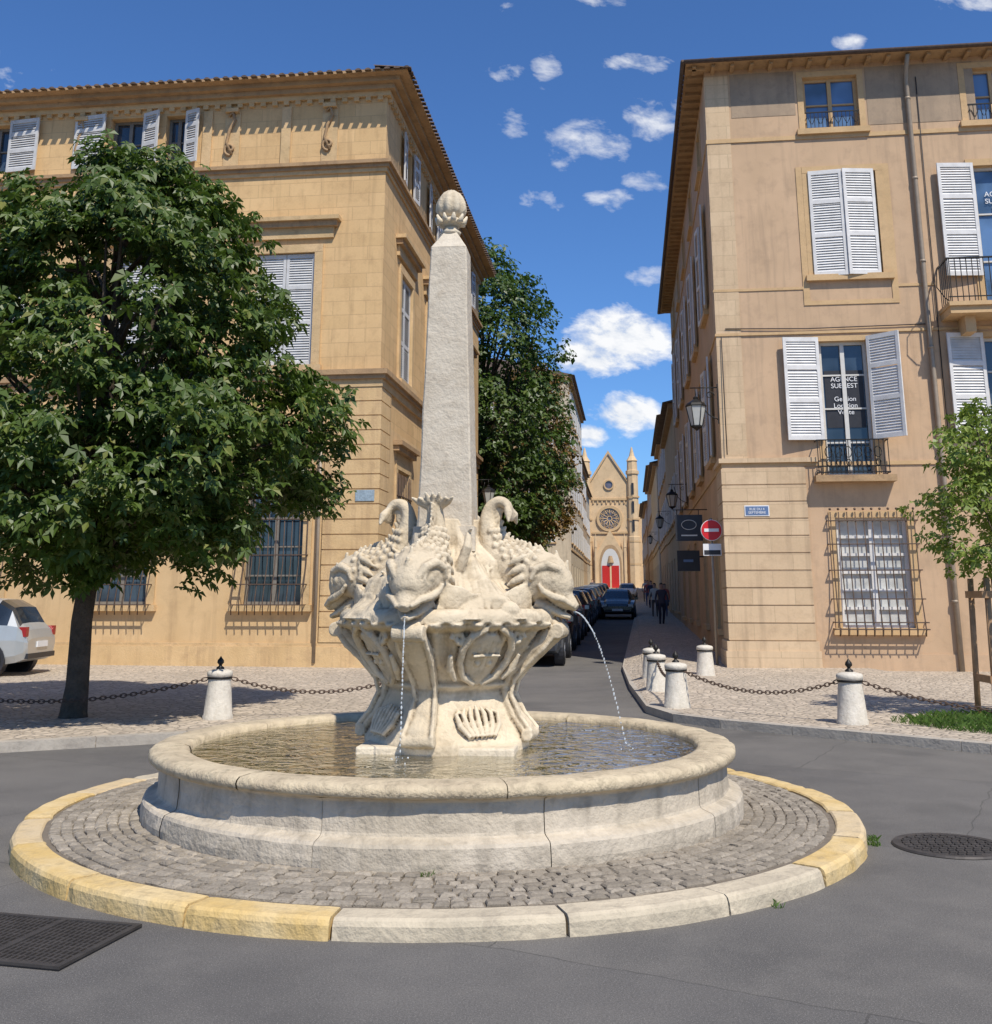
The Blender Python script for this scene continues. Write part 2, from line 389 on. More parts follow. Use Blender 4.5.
cam=bpy.data.cameras.new('camera'); co=bpy.data.objects.new('camera',cam); scene.collection.objects.link(co)
cam.sensor_fit='HORIZONTAL'; cam.sensor_width=36; cam.lens=1070/992*36; cam.shift_y=-162/992; cam.clip_end=6000; cam.clip_start=.1
co.location=(0,0,1.6); co.rotation_euler=(rad(90+13.05),0,0); scene.camera=co

# ---------------------------------------------------------------- ground, road, pavements
m=MB(); ys=[-3000,-40,25]+[25+172*i/8 for i in range(1,9)]+[3000]; xs=[-3000,-60,-5,5,30,60,3000]
vs=[(x,y,gz(y)-.03) for y in ys for x in xs]; n=len(xs)
m.add(vs,[(j*n+i,j*n+i+1,(j+1)*n+i+1,(j+1)*n+i) for j in range(len(ys)-1) for i in range(n-1)],'ground'); m.build('ground',recalc=False)
m=MB()
ys=[-30,0,10,20,25]+[25+172*i/10 for i in range(1,11)]
vs=[]
for y in ys:
    if y<=25: a,b=-70,70
    else: a=-2.7+SN/CS*(y-24.5)-1; b=5.1+SN/CS*(y-23.8)+1
    vs+= [(a,y,gz(y)),(b,y,gz(y))]
m.add(vs,[(2*i,2*i+1,2*i+3,2*i+2) for i in range(len(ys)-1)],'asph'); m.build('road',recalc=False)

def pavement(name,poly,h=.10,mat='setts',kerbw=.16,kerb_edges=()):
    m=MB(); n=len(poly)
    top=[(x,y,gz(y)+h) for x,y in poly]; bot=[(x,y,gz(y)-.05) for x,y in poly]
    m.add(top,[tuple(range(n))],mat)
    m.add(top+bot,[(i,(i+1)%n,n+(i+1)%n,n+i) for i in range(n)],mat)
    for e in kerb_edges:
        p=Vector(poly[e]).to_3d(); q=Vector(poly[(e+1)%n]).to_3d(); d=(q-p); L=d.length; d.normalize(); nr=Vector((-d.y,d.x,0))
        k=0
        while k<L:
            l=min(1.0,L-k)
            a=p+d*(k+.004); b=p+d*(k+l-.004); hh=h+.006
            vs=[]
            for o in (-.01,kerbw):
                for pt in (a,b):
                    c=pt+nr*o
                    for z in (gz(c.y)-.03,gz(c.y)+hh): vs.append((c.x,c.y,z))
            m.add(vs,[(0,1,3,2),(4,6,7,5),(1,5,7,3),(0,4,5,1),(2,3,7,6)],'kerbgrey')
            k+=1.0
    m.build(name)
def Lx(y): return -2.7+SN/CS*(y-24.5)
def Rx(y): return 5.05+SN/CS*(y-23.8)
pl=[(-70,4.0),(-20,6.6),(-9,10.5),(-5.3,12.0),(-3.1,13.1),(-1.6,14.0),(-1.05,14.8),(-.9,16),(-.75,20),(Lx(25)+2.2,25),(Lx(60)+2.2,60),(Lx(110)+2.4,110),(Lx(197)+2.4,197),(Lx(197)-1.5,197),(Lx(110)-1.5,110),(Lx(60)-1.5,60),(Lx(30)-1.5,30),(-6,26),(-70,35)]
pavement('pavement',pl,.10,kerb_edges=range(0,12))
pr=[(70,-4),(20,1.5),(9,8.7),(5.2,11.9),(2.83,14.2),(2.35,14.9),(2.15,16),(2.4,20),(Rx(25)-2.35,25),(Rx(60)-1.9,60),(Rx(110)-1.6,110),(Rx(197)-1.6,197),(Rx(197)+1.5,197),(Rx(110)+1.5,110),(Rx(60)+1.5,60),(Rx(30)+1.5,30),(8,25.6),(70,20)]
pr=pr[::-1]
pavement('pavement',pr,.10,kerb_edges=range(6,17))

# ---------------------------------------------------------------- facade helpers
def muntin_window(W,P,a,b,z0,z1,rev,glass='glass',fm='frame',rows=3,fw=.07):
    W.add([P(a,z0,-rev),P(b,z0,-rev),P(b,z1,-rev),P(a,z1,-rev)],[(0,1,2,3)],glass)
    W.fbox(P,a,a+fw,z0,z1,-rev+.003,-rev+.06,fm); W.fbox(P,b-fw,b,z0,z1,-rev+.003,-rev+.06,fm)
    W.fbox(P,a+fw,b-fw,z0,z0+fw,-rev+.003,-rev+.058,fm); W.fbox(P,a+fw,b-fw,z1-fw,z1,-rev+.003,-rev+.058,fm)
    c=(a+b)/2; W.fbox(P,c-.045,c+.045,z0+fw,z1-fw,-rev+.003,-rev+.065,fm)
    for i in range(1,rows):
        z=z0+(z1-z0)*i/rows
        W.fbox(P,a+fw,c-.045,z-.018,z+.018,-rev+.003,-rev+.045,fm); W.fbox(P,c+.045,b-fw,z-.018,z+.018,-rev+.003,-rev+.045,fm)
def wall(M,P,L0,L1,Z0,Z1,ops,mat,rev=.22,revmat=None,lower=None,zl=0):
    xs=sorted(set([L0,L1]+[o[0] for o in ops]+[o[1] for o in ops])); zs=sorted(set([Z0,Z1]+([zl] if lower else [])+[o[2] for o in ops]+[o[3] for o in ops]))
    for i in range(len(xs)-1):
        for j in range(len(zs)-1):
            cx=(xs[i]+xs[i+1])/2; cz=(zs[j]+zs[j+1])/2
            if any(o[0]<cx<o[1] and o[2]<cz<o[3] for o in ops): continue
            M.add([P(xs[i],zs[j],0),P(xs[i+1],zs[j],0),P(xs[i+1],zs[j+1],0),P(xs[i],zs[j+1],0)],[(0,1,2,3)],lower if (lower and cz<zl) else mat)
    rm=revmat or mat
    for (a,b,z0,z1) in [o[:4] for o in ops]:
        c=[(a,z0),(b,z0),(b,z1),(a,z1)]
        for k in range(4):
            p,q=c[k],c[(k+1)%4]
            M.add([P(p[0],p[1],0),P(q[0],q[1],0),P(q[0],q[1],-rev),P(p[0],p[1],-rev)],[(0,1,2,3)],rm)
def shutter(M,P,sh,dr,w,z0,z1,ang,mat='shut',base=.05):
    ca,sa=math.cos(ang),math.sin(ang)
    Q=lambda q,z,e: P(sh+dr*(q*ca-e*sa),z,base+q*sa+e*ca)
    f=.07
    M.fbox(Q,0,f,z0,z1,0,.045,mat); M.fbox(Q,w-f,w,z0,z1,0,.045,mat)
    rails=[z0,z0+(z1-z0)*.36,z0+(z1-z0)*.68,z1-.1]
    for r in rails: M.fbox(Q,f,w-f,r,r+.1,.002,.043,mat)
    for a,b in zip(rails[:-1],rails[1:]):
        z=a+.1
        while z<b-.03:
            zz=min(z+.075,b)
            M.add([Q(f,z,.04),Q(w-f,z,.04),Q(w-f,zz,.004),Q(f,zz,.004)],[(0,1,2,3)],mat)
            z+=.062
def surround(M,P,a,b,z0,z1,wd,d,mat,sill=True):
    M.fbox(P,a-wd,a,z0,z1,.002,d,mat); M.fbox(P,b,b+wd,z0,z1,.002,d,mat); M.fbox(P,a-wd,b+wd,z1,z1+wd,.002,d+.004,mat)
    if sill: M.fbox(P,a-wd-.06,b+wd+.06,z0-.14,z0-.002,.002,d+.09,mat)
def tile_edge(M,P,s0,s1,z,d0,d1,step=.24,mat='tiles'):
    s=s0
    while s<s1:
        a,b=s,s+step*.66; pts=[]
        for d in (d0,d1):
            for k in range(6):
                th=math.pi*k/5; pts.append(P((a+b)/2-math.cos(th)*(b-a)/2,z+math.sin(th)*.055+(-(d-d0))*.12,d))
        M.add(pts,[(k,k+1,7+k,6+k) for k in range(5)]+[(6,7,8,9,10,11)],mat,False)
        s+=step

# ---------------------------------------------------------------- left palace
LB=empty('palace_building',(-2.7,24.5,0),A7)
PF=lambda s,z,d:(-s,-d,z); PS=lambda s,z,d:(d,s,z)
WL,DL,HL=34,16.5,14.0
M=MB(); W=MB(); T=MB(); SH=MB(); G=MB()
cen=[2.4,6.05,9.7,13.35,17,20.65,24.3,28]
opsF=[]
for c in cen:
    opsF.append((c-.7,c+.7,1.45,4.7)); opsF.append((c-.72,c+.72,6.95,9.75))
att=[(5.16,5.72),(6.3,7.2),(9.9,10.8),(13.4,14.3),(17,17.9),(20.6,21.5)]
for a,b in att: opsF.append((a,b,12.25,13.55))
wall(M,PF,0,WL,-.5,HL,opsF,'lash',.28,'lquoin','lplas',5.6)
scen=[2.65,6.3,9.95,13.6]
opsS=[]
for c in scen:
    opsS.append((c-.7,c+.7,1.45,4.7)); opsS.append((c-.72,c+.72,6.95,9.75)); opsS.append((c-.5,c+.5,12.25,13.5))
wall(M,PS,0,DL,-.5,HL,opsS,'lash',.28,'lquoin','lplas',5.6)
M.add([(0,DL,-.5),(-WL,DL,-.5),(-WL,DL,HL),(0,DL,HL)],[(0,1,2,3)],'lash')
M.add([(-WL,0,-.5),(-WL,DL,-.5),(-WL,DL,HL),(-WL,0,HL)],[(0,1,2,3)],'lash')
for P,ops in ((PF,opsF),(PS,opsS)):
    for (a,b,z0,z1) in ops:
        att_=z0>12; mid=6<z0<8
        muntin_window(W,P,a,b,z0,z1,.27,'glass','framed',2 if att_ else 5)
        if mid:
            w2=(b-a)/2-.012
            shutter(SH,P,a+.005,1,w2,z0+.02,z1-.02,0,'shut',-.07)
            shutter(SH,P,b-.005,-1,w2,z0+.02,z1-.02,.0,'shut',-.07)
            surround(T,P,a,b,z0,z1,.2,.06,'ltrim',True)
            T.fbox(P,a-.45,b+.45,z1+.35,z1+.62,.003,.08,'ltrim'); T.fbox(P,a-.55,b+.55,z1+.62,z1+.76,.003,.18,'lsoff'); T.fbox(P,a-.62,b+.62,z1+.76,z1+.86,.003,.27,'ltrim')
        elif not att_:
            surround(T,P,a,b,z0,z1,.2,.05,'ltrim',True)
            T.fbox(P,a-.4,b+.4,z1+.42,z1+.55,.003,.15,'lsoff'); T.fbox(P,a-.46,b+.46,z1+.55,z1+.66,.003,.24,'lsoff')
            nb=9
            for i in range(nb+1):
                s=a-.12+(b-a+.24)*i/nb
                G.tube([P(s,z1-.1,.06),P(s,z0+.9,.10),P(s,z0+.45,.22),P(s,z0+.1,.30),P(s,z0-.05,.28),P(s,z0-.22,.26)],.013,5,'rust')
            for z,d in ((z0,.30),(z0+.45,.23),(z0+1.1,.10),(z0+1.9,.09),(z0+2.6,.08)):
                G.fbox(P,a-.14,b+.14,z-.012,z+.012,d-.012,d+.02,'rust')
                for e in (a-.14,b+.12): G.fbox(P,e,e+.02,z-.012,z+.012,.0,d,'rust')
for (sh,dr,w_) in ((8.12,-1,.86),(6.28,-1,.5),(5.16,-1,.42),(9.9,-1,.85),(11.65,-1,.82)):
    shutter(SH,PF,sh,dr,w_,12.2,13.62,.12 if w_>.8 else .35,'shut')
for c in scen:
    for (a,dr) in ((c-.5,-1),(c+.5,1)): shutter(SH,PS,a,dr,.5,12.2,13.55,.1,'shut')
def bandL(z0,z1,d,mat='ltrim'):
    T.box(-WL,d,-d,-.002,z0,z1,mat); T.box(.002,d,-.002,DL,z0,z1,mat)
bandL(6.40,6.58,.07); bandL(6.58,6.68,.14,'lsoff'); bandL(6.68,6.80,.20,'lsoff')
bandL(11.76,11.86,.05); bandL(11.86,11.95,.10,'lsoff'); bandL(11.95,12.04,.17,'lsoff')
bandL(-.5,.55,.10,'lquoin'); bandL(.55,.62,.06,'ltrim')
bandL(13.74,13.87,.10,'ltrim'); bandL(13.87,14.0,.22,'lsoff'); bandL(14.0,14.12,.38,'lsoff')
for i in range(110):
    s=.1+i*.3
    T.fbox(PF,s,s+.13,13.64,13.74,.003,.09,'ltrim')
    if s<DL-.2: T.fbox(PS,s,s+.13,13.64,13.74,.003,.09,'ltrim')
z=.64
while z<6.1:
    h=.34; T.box(-1.25,.05,-.05,1.0,z,z+h-.028,'lquoin'); z+=h
T.box(-1.22,.03,-.03,.97,.64,6.38,'lquoin')
for s in (1.43,3.95,7.95,11.9,15.6):
    pts=[]
    for k in range(26):
        a=k/25*4.4*math.pi/2; r=.17*(1-k/30)
        pts.append(PF(s+.02+r*math.sin(a),12.45-r*math.cos(a)+.08,.07))
    T.tube(pts,.035,6,'lsoff')
    T.tube([PF(s-.02,12.4,.06),PF(s+.12,12.7,.08),PF(s+.05,13.05,.08),PF(s-.07,13.3,.08),PF(s-.02,13.5,.09),PF(s+.09,13.42,.08)],.04,6,'lsoff')
    T.fbox(PF,s-.17,s+.17,13.5,13.6,.003,.16,'ltrim')
    T.fbox(PF,s-.2,s+.2,12.08,13.55,.002,.03,'ltrim')
for s in (2.55,4.6): T.fbox(PF,s-.12,s+.12,12.06,13.6,.002,.05,'ltrim')
RF=MB()
RF.box(-WL,.62,-.62,DL+.3,14.12,14.19,'lsoff')
RF.add([(.62,-.62,14.195),(-WL,-.62,14.195),(-WL+6,DL/2,17.2),(-8,DL/2,17.2),(.62,DL+.3,14.195),(-WL,DL+.3,14.195)],[(0,1,2,3),(0,3,4),(3,2,5,4),(1,5,2)],'tiles')
tile_edge(RF,PF,-.7,WL,14.24,-.2,.72); tile_edge(RF,PS,-.7,DL,14.24,-.2,.72)
RF.box(-22,-21,6,7,15,17.6,'lquoin')
T.fbox(PF,.06,.5,3.75,4.0,.052,.07,'plaque')
# rain-water pipe on the palace
G.tube([PF(1.33,6.3,.10),PF(1.33,.2,.10)],.04,8,'pipe')
M.build('walls',LB); W.build('windows',LB); T.build('stone_trim',LB); SH.build('shutters',LB); G.build('window_grilles',LB); RF.build('roof',LB)

# ---------------------------------------------------------------- right town house
RB=empty('town_house',(5.05,23.8,0),A7)
PF=lambda s,z,d:(s,-d,z); PS=lambda s,z,d:(-d,s,z)
WR,DR,HR=26,22.8,14.05
M=MB(); W=MB(); T=MB(); SH=MB(); G=MB()
opsF=[]
for k in range(6):
    o=3.55*k
    if k==0: opsF+= [(2.30,3.56,12.4,13.75),(2.30,3.80,8.8,11.3),(2.25,3.3,4.2,7.25),(2.35,3.85,.98,3.3)]
    else: opsF+= [(2.45+o,3.7+o,12.4,13.75),(2.42+o,3.55+o,7.9,11.3),(2.25+o,3.4+o,4.2,7.25),(2.35+o,3.8+o,.98,3.3)]
wall(M,PF,0,WR,-.5,HR,opsF,'rplas',.2,'rtrim')
opsS=[]
for k in range(5):
    c=2.6+4.2*k
    opsS+=[(c-.5,c+.5,12.4,13.6),(c-.55,c+.55,8.6,11.2),(c-.55,c+.55,4.9,7.3),(c-.55,c+.55,.9,3.3)]
wall(M,PS,0,DR,-.5,HR,opsS,'rplas',.2,'rtrim')
M.add([(0,DR,-.5),(WR,DR,-.5),(WR,DR,HR),(0,DR,HR)],[(0,1,2,3)],'rplas')
M.add([(WR,0,-.5),(WR,DR,-.5),(WR,DR,HR),(WR,0,HR)],[(0,1,2,3)],'rplas')
for i,(a,b,z0,z1) in enumerate(opsF):
    k=i//4; j=i%4
    if j==0:
        muntin_window(W,PF,a,b,z0,z1,.19,'glassb','rtrim',2); surround(T,PF,a,b,z0,z1,.14,.02,'rtrim')
        for q in range(14):
            s=a+.04+(b-a-.08)*q/13; G.fbox(PF,s-.007,s+.007,z0+.02,z0+.42,.0,.014,'iron')
        G.fbox(PF,a,b,z0+.42,z0+.445,-.005,.02,'iron')
        G.tube([PF(a+(b-a)*q/30,z0+.22+.1*math.sin(q*1.3),.02) for q in range(31)],.008,4,'iron')
    elif j==1:
        muntin_window(W,PF,a,b,z0,z1,.19,'glassb' if k else 'glass','frame',3)
        surround(T,PF,a,b,z0,z1,.16,.025,'rtrim',k==0)
        if k==0:
            w2=(b-a)/2
            shutter(SH,PF,a-.03,1,w2+.0,z0-.03,z1+.03,.10,'shutw',.02); shutter(SH,PF,b-.06,-1,w2-.02,z0-.03,z1+.03,.16,'shutw',.02)
            T.fbox(PF,a-.3,a-.16,z0-.6,z1+.16,.002,.02,'rtrim'); T.fbox(PF,b+.16,b+.3,z0-.6,z1+.16,.002,.02,'rtrim'); T.fbox(PF,a-.3,b+.3,z0-.7,z0-.6,.002,.02,'rtrim')
        else:
            shutter(SH,PF,a-.02,-1,.82,z0+.75,z1+.05,.10,'shutw'); shutter(SH,PF,b+.02,1,.72,z0+.75,z1+.05,.3,'shutw')
    elif j==2:
        muntin_window(W,PF,a,b,z0,z1,.19,'glass','frame',4)
        surround(T,PF,a,b,z0,z1,.12,.02,'rtrim',False)
        shutter(SH,PF,a-.02,-1,.80,5.0,z1+.08,.12,'shutw'); shutter(SH,PF,b+.0,1,.76,5.0,z1+.08,.7 if k==0 else .2,'shutw')
        T.fbox(PF,a-.3,b+.35,z0-.14,z0,.002,.32,'lsoff')
        for q in range(17):
            s=a-.22+(b-a+.44)*q/16; G.fbox(PF,s-.008,s+.008,z0+.03,z0+.78,.26,.276,'iron')
        for zz in (.05,.18,.76): G.fbox(PF,a-.24,b+.24,z0+zz,z0+zz+.022,.255,.285,'iron')
        for e in (a-.24,b+.22):
            for zz in (.05,.76): G.fbox(PF,e,e+.02,z0+zz,z0+zz+.02,.0,.26,'iron')
        for q in range(6):
            c=a-.1+(b-a+.2)*(q+.5)/6; G.tube([PF(c+.075*math.cos(x/10*6.28),z0+.5+.12*math.sin(x/10*6.28),.29) for x in range(11)],.01,4,'iron')
            G.tube([PF(c+.05*math.cos(x/10*6.28),z0+.27+.07*math.sin(x/10*6.28),.29) for x in range(11)],.01,4,'iron')
    else:
        W.add([PF(a,z0,-.19),PF(b,z0,-.19),PF(b,z1,-.19),PF(a,z1,-.19)],[(0,1,2,3)],'curtain')
        fw=.08
        for (x0,x1) in ((a,a+fw),((a+b)/2-.05,(a+b)/2+.05),(b-fw,b)): W.fbox(PF,x0,x1,z0,z1,-.187,-.12,'shutw')
        for q in range(7):
            zz=z0+(z1-z0-.06)*q/6; W.fbox(PF,a+fw,b-fw,zz,zz+.06,-.187,-.13,'shutw')
        surround(T,PF,a,b,z0,z1,.14,.025,'rtrim',True)
        nb=10
        for q in range(nb+1):
            s=a-.12+(b-a+.24)*q/nb
            G.tube([PF(s,z1+.12,.10),PF(s,z0+1.2,.14),PF(s,z0+.6,.20),PF(s,z0+.15,.30),PF(s,z0-.02,.33),PF(s,z0-.16,.30)],.013,5,'rust')
            G.ball(PF(s,z1+.18,.10),.03,'rust',6,4)
        for zz,d in ((-.02,.33),(.12,.31),(.6,.2),(1.2,.14),(1.75,.12),(2.25,.11)):
            G.fbox(PF,a-.2,b+.2,z0+zz-.012,z0+zz+.012,d-.01,d+.022,'rust')
            for e in (a-.2,b+.18): G.fbox(PF,e,e+.02,z0+zz-.012,z0+zz+.012,0,d,'rust')
for i,(a,b,z0,z1) in enumerate(opsS):
    muntin_window(W,PS,a,b,z0,z1,.19,'glass','frame',3)
    surround(T,PS,a,b,z0,z1,.14,.025,'rtrim')
    if i%4 in (1,2): shutter(SH,PS,a-.02,-1,.55,z0,z1,.1,'shutw'); shutter(SH,PS,b+.02,1,.55,z0,z1,.1,'shutw')
bx0,bx1=4.95,12.5
T.fbox(PF,bx0,bx1,7.62,7.78,.002,.78,'rtrim'); T.fbox(PF,bx0-.03,bx1,7.78,7.87,.002,.84,'rtrim')
for s in (5.3,7.6,9.5): T.fbox(PF,s,s+.22,7.25,7.62,.002,.55,'rtrim')
q=bx0+.05
while q<bx1: G.fbox(PF,q,q+.016,7.87,8.85,.76,.776,'iron'); q+=.12
G.fbox(PF,bx0,bx1,8.85,8.88,.745,.795,'iron'); G.fbox(PF,bx0,bx1,7.98,8.0,.755,.785,'iron')
for q in range(6): G.fbox(PF,bx0+.02,bx0+.036,7.87,8.85,.1+q*.13,.116+q*.13,'iron')
G.fbox(PF,bx0+.01,bx0+.045,8.85,8.88,0,.745,'iron')
G.tube([PF(bx0-.02,8.85,.75),PF(bx0-.22,8.6,.8),PF(bx0-.25,8.2,.8),PF(bx0-.08,7.95,.78),PF(bx0,7.9,.76)],.012,5,'iron')
def bandR(z0,z1,d,mat='rtrim'):
    T.box(-d,WR,-d,-.002,z0,z1,mat); T.box(-d,-.002,-.002,DR,z0,z1,mat)
bandR(12.16,12.26,.03); bandR(7.43,7.49,.035); bandR(4.44,4.52,.03)
T.box(-.09,2.05,-.09,1.5,4.52,4.62,'rash')
T.fbox(PF,-.03,2.0,8.48,8.54,.002,.02,'rtrim'); T.fbox(PF,4.1,4.9,8.48,8.54,.002,.02,'rtrim')
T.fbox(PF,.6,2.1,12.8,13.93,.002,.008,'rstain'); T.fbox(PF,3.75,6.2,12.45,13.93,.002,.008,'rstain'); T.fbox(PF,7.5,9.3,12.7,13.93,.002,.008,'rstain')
T.box(-.012,.55,-.012,.5,4.62,13.9,'rash')
z=.72
while z<4.3:
    T.box(-.045,1.78,-.045,1.3,z,z+.345,'rash'); z+=.37
T.box(-.025,1.76,-.025,1.28,.6,4.44,'rash')
T.box(-.12,1.86,-.12,1.36,-.5,.5,'rash'); T.box(-.09,1.83,-.09,1.33,.5,.70,'rash')
T.fbox(PF,1.86,WR,-.5,.45,.002,.035,'rplas')
for s in (4.66,):
    G.tube([PF(s,14.0,.42),PF(s,13.75,.2),PF(s,13.5,.1),PF(s,8,.09),PF(s+.02,3,.09),PF(s+.02,.1,.09)],.055,8,'pipe')
    for z in (1.5,3,5,7,9,11,13): G.tube([PF(s,z,.09),PF(s,z+.06,.09)],.068,8,'pipe')
G.tube([PF(4.9,13.6,.03),PF(4.88,9,.03),PF(4.86,5,.03)],.012,4,'dark')
G.tube([PF(.2,7.6,.03),PF(2,7.55,.035),PF(4.6,7.58,.03)],.012,4,'dark'); G.tube([PF(.1,4.7,.1),PF(.1,7.4,.05)],.012,4,'dark')
RF=MB()
RF.box(-.46,WR,-.46,DR,14.05,14.10,'lsoff')
for i in range(60):
    s=-.3+i*.45
    if s<WR: RF.fbox(PF,s,s+.09,13.97,14.05,.0,.40,'lsoff')
    if s<DR-.3: RF.fbox(PS,s,s+.09,13.97,14.05,.0,.40,'lsoff')
RF.add([(-.46,-.46,14.105),(WR,-.46,14.105),(WR-6,DR/2,17.0),(8,DR/2,17.0),(-.46,DR,14.105),(WR,DR,14.105)],[(0,1,2,3),(0,3,4),(3,2,5,4),(1,5,2)],'tiles')
tile_edge(RF,PF,-.5,WR,14.14,-.2,.52); tile_edge(RF,PS,-.5,DR,14.14,-.2,.52)
RF.tube([PF(-.5,14.07,.53),PF(WR,14.07,.53)],.055,8,'rust')
RF.tube([PS(-.55,14.07,.53),PS(DR,14.07,.53)],.055,8,'rust')
T.fbox(PF,.42,.95,3.35,3.58,.047,.06,'signw'); T.fbox(PF,.44,.93,3.37,3.56,.048,.065,'blue')
W.fbox(PF,2.36,2.76,5.3,6.6,-.185,-.17,'dark'); W.fbox(PF,2.84,3.2,5.3,6.6,-.185,-.17,'dark')
M.build('walls',RB); W.build('windows',RB); T.build('stone_trim',RB); SH.build('shutters',RB); G.build('ironwork',RB); RF.build('roof',RB)
def text(body,size,loc,parent,mat):
    c=bpy.data.curves.new('lettering','FONT'); c.body=body; c.size=size; c.align_x='CENTER'; c.materials.append(MT[mat]); c.extrude=.002
    o=bpy.data.objects.new('lettering',c); scene.collection.objects.link(o); o.parent=parent; o.location=loc; o.rotation_euler=(rad(90),0,0); return o
text('AGENCE\nSUBREST\n\nGestion\nLocation\nVente',.15,(2.78,.155,6.35),RB,'signw')
text('AGENCE\nSUBREST\n04 42\n38 00',.17,(6.55,.155,10.6),RB,'signw')
text('RUE DU 4\nSEPTEMBRE',.075,(.685,-.068,3.475),RB,'signw')

# ---------------------------------------------------------------- wall lanterns
def lantern(name,loc,rot,reach=.7,sc=1.0):
    e=empty(name,loc,rot); m=MB()
    m.box(-.02,.0,-.03,.03,-.75,.15,'iron')
    m.tube([(0,0,.08),(-reach-.12,0,.08)],.014,6,'iron')
    arc=[(-.02,0,-.65)]+[(-.02-reach*.8*math.sin(k/10*1.5),0,.04-.66*math.cos(k/10*1.5)) for k in range(1,11)]
    m.tube(arc,.013,6,'iron')
    m.tube([(-.18+.1*math.cos(k/3)*(1-k/26),0,-.1+.1*math.sin(k/3)*(1-k/26)) for k in range(22)],.01,5,'iron')
    c=-reach
    m.tube([(c,0,.08),(c,0,-.12)],.012,6,'iron')
    m.lathe([(.01,-.10),(.06,-.14),(.05,-.18),(.20,-.28),(.235,-.33),(.235,-.35)],c,0,6,'iron',False)
    m.lathe([(.215,-.35),(.12,-.78)],c,0,6,'lamppane',False)
    m.lathe([(.13,-.78),(.13,-.81),(.05,-.86),(.01,-.90)],c,0,6,'iron',False)
    for k in range(6):
        a=k*math.pi/3; m.tube([(c+.222*math.cos(a),.222*math.sin(a),-.34),(c+.125*math.cos(a),.125*math.sin(a),-.79)],.011,4,'iron')
    o=m.build('lantern_body',e); o.scale=(sc,sc,sc)
lantern('wall_lantern',(5.0,23.72,6.15),A7,.50)
for y in (38,54,80):
    lantern('wall_lantern',(Rx(y)-.03,y,gz(y)+5.2),A7,.6,.9)
lantern('wall_lantern',(Lx(38)+.03,38,5.6),A7+math.pi,.75)

e=empty('no_entry_sign',(4.83,24.3,0.1),A7); m=MB()
m.tube([(0,0,-.1),(0,0,3.25)],.03,8,'pipe')
def disc(m,cx,y,cz,r,th,mat):
    vs=[(cx+r*math.cos(2*math.pi*k/28),yy,cz+r*math.sin(2*math.pi*k/28)) for yy in (y,y+th) for k in range(28)]
    m.add(vs,[tuple(range(28)),tuple(range(28,56))[::-1]]+[(k,(k+1)%28,28+(k+1)%28,28+k) for k in range(28)],mat)
disc(m,0,-.055,2.98,.235,.015,'signw'); disc(m,0,-.062,2.98,.222,.006,'red'); m.box(-.16,.16,-.072,-.063,2.945,3.015,'signw')
m.box(-.2,.2,-.055,-.04,2.42,2.68,'signw'); m.box(-.18,.18,-.060,-.056,2.44,2.54,'dark'); m.build('sign_post',e)
e=empty('hotel_sign',(4.95,25.3,3.2),A7); m=MB()
m.box(-.75,-.12,-.03,.03,-.3,.3,'dark'); m.tube([(0,0,.42),(-.8,0,.42)],.012,5,'iron'); m.tube([(-.7,0,.42),(-.7,0,.3)],.008,4,'iron'); m.tube([(-.2,0,.42),(-.2,0,.3)],.008,4,'iron')
m.tube([(-.435+.17*math.cos(k*.3),-.035,.07+.11*math.sin(k*.3)) for k in range(22)],.008,4,'frame'); m.box(-.62,-.25,-.036,-.031,-.19,-.16,'frame'); m.build('sign_panel',e)
e=empty('shop_sign',(5.15,27,2.5),A7); m=MB(); m.box(-.65,-.1,-.03,.03,-.25,.25,'dark'); m.tube([(0,0,.1),(-.12,0,.1)],.02,5,'iron'); m.box(-.5,-.26,-.035,-.031,-.03,.03,'blue'); m.build('sign_panel',e)

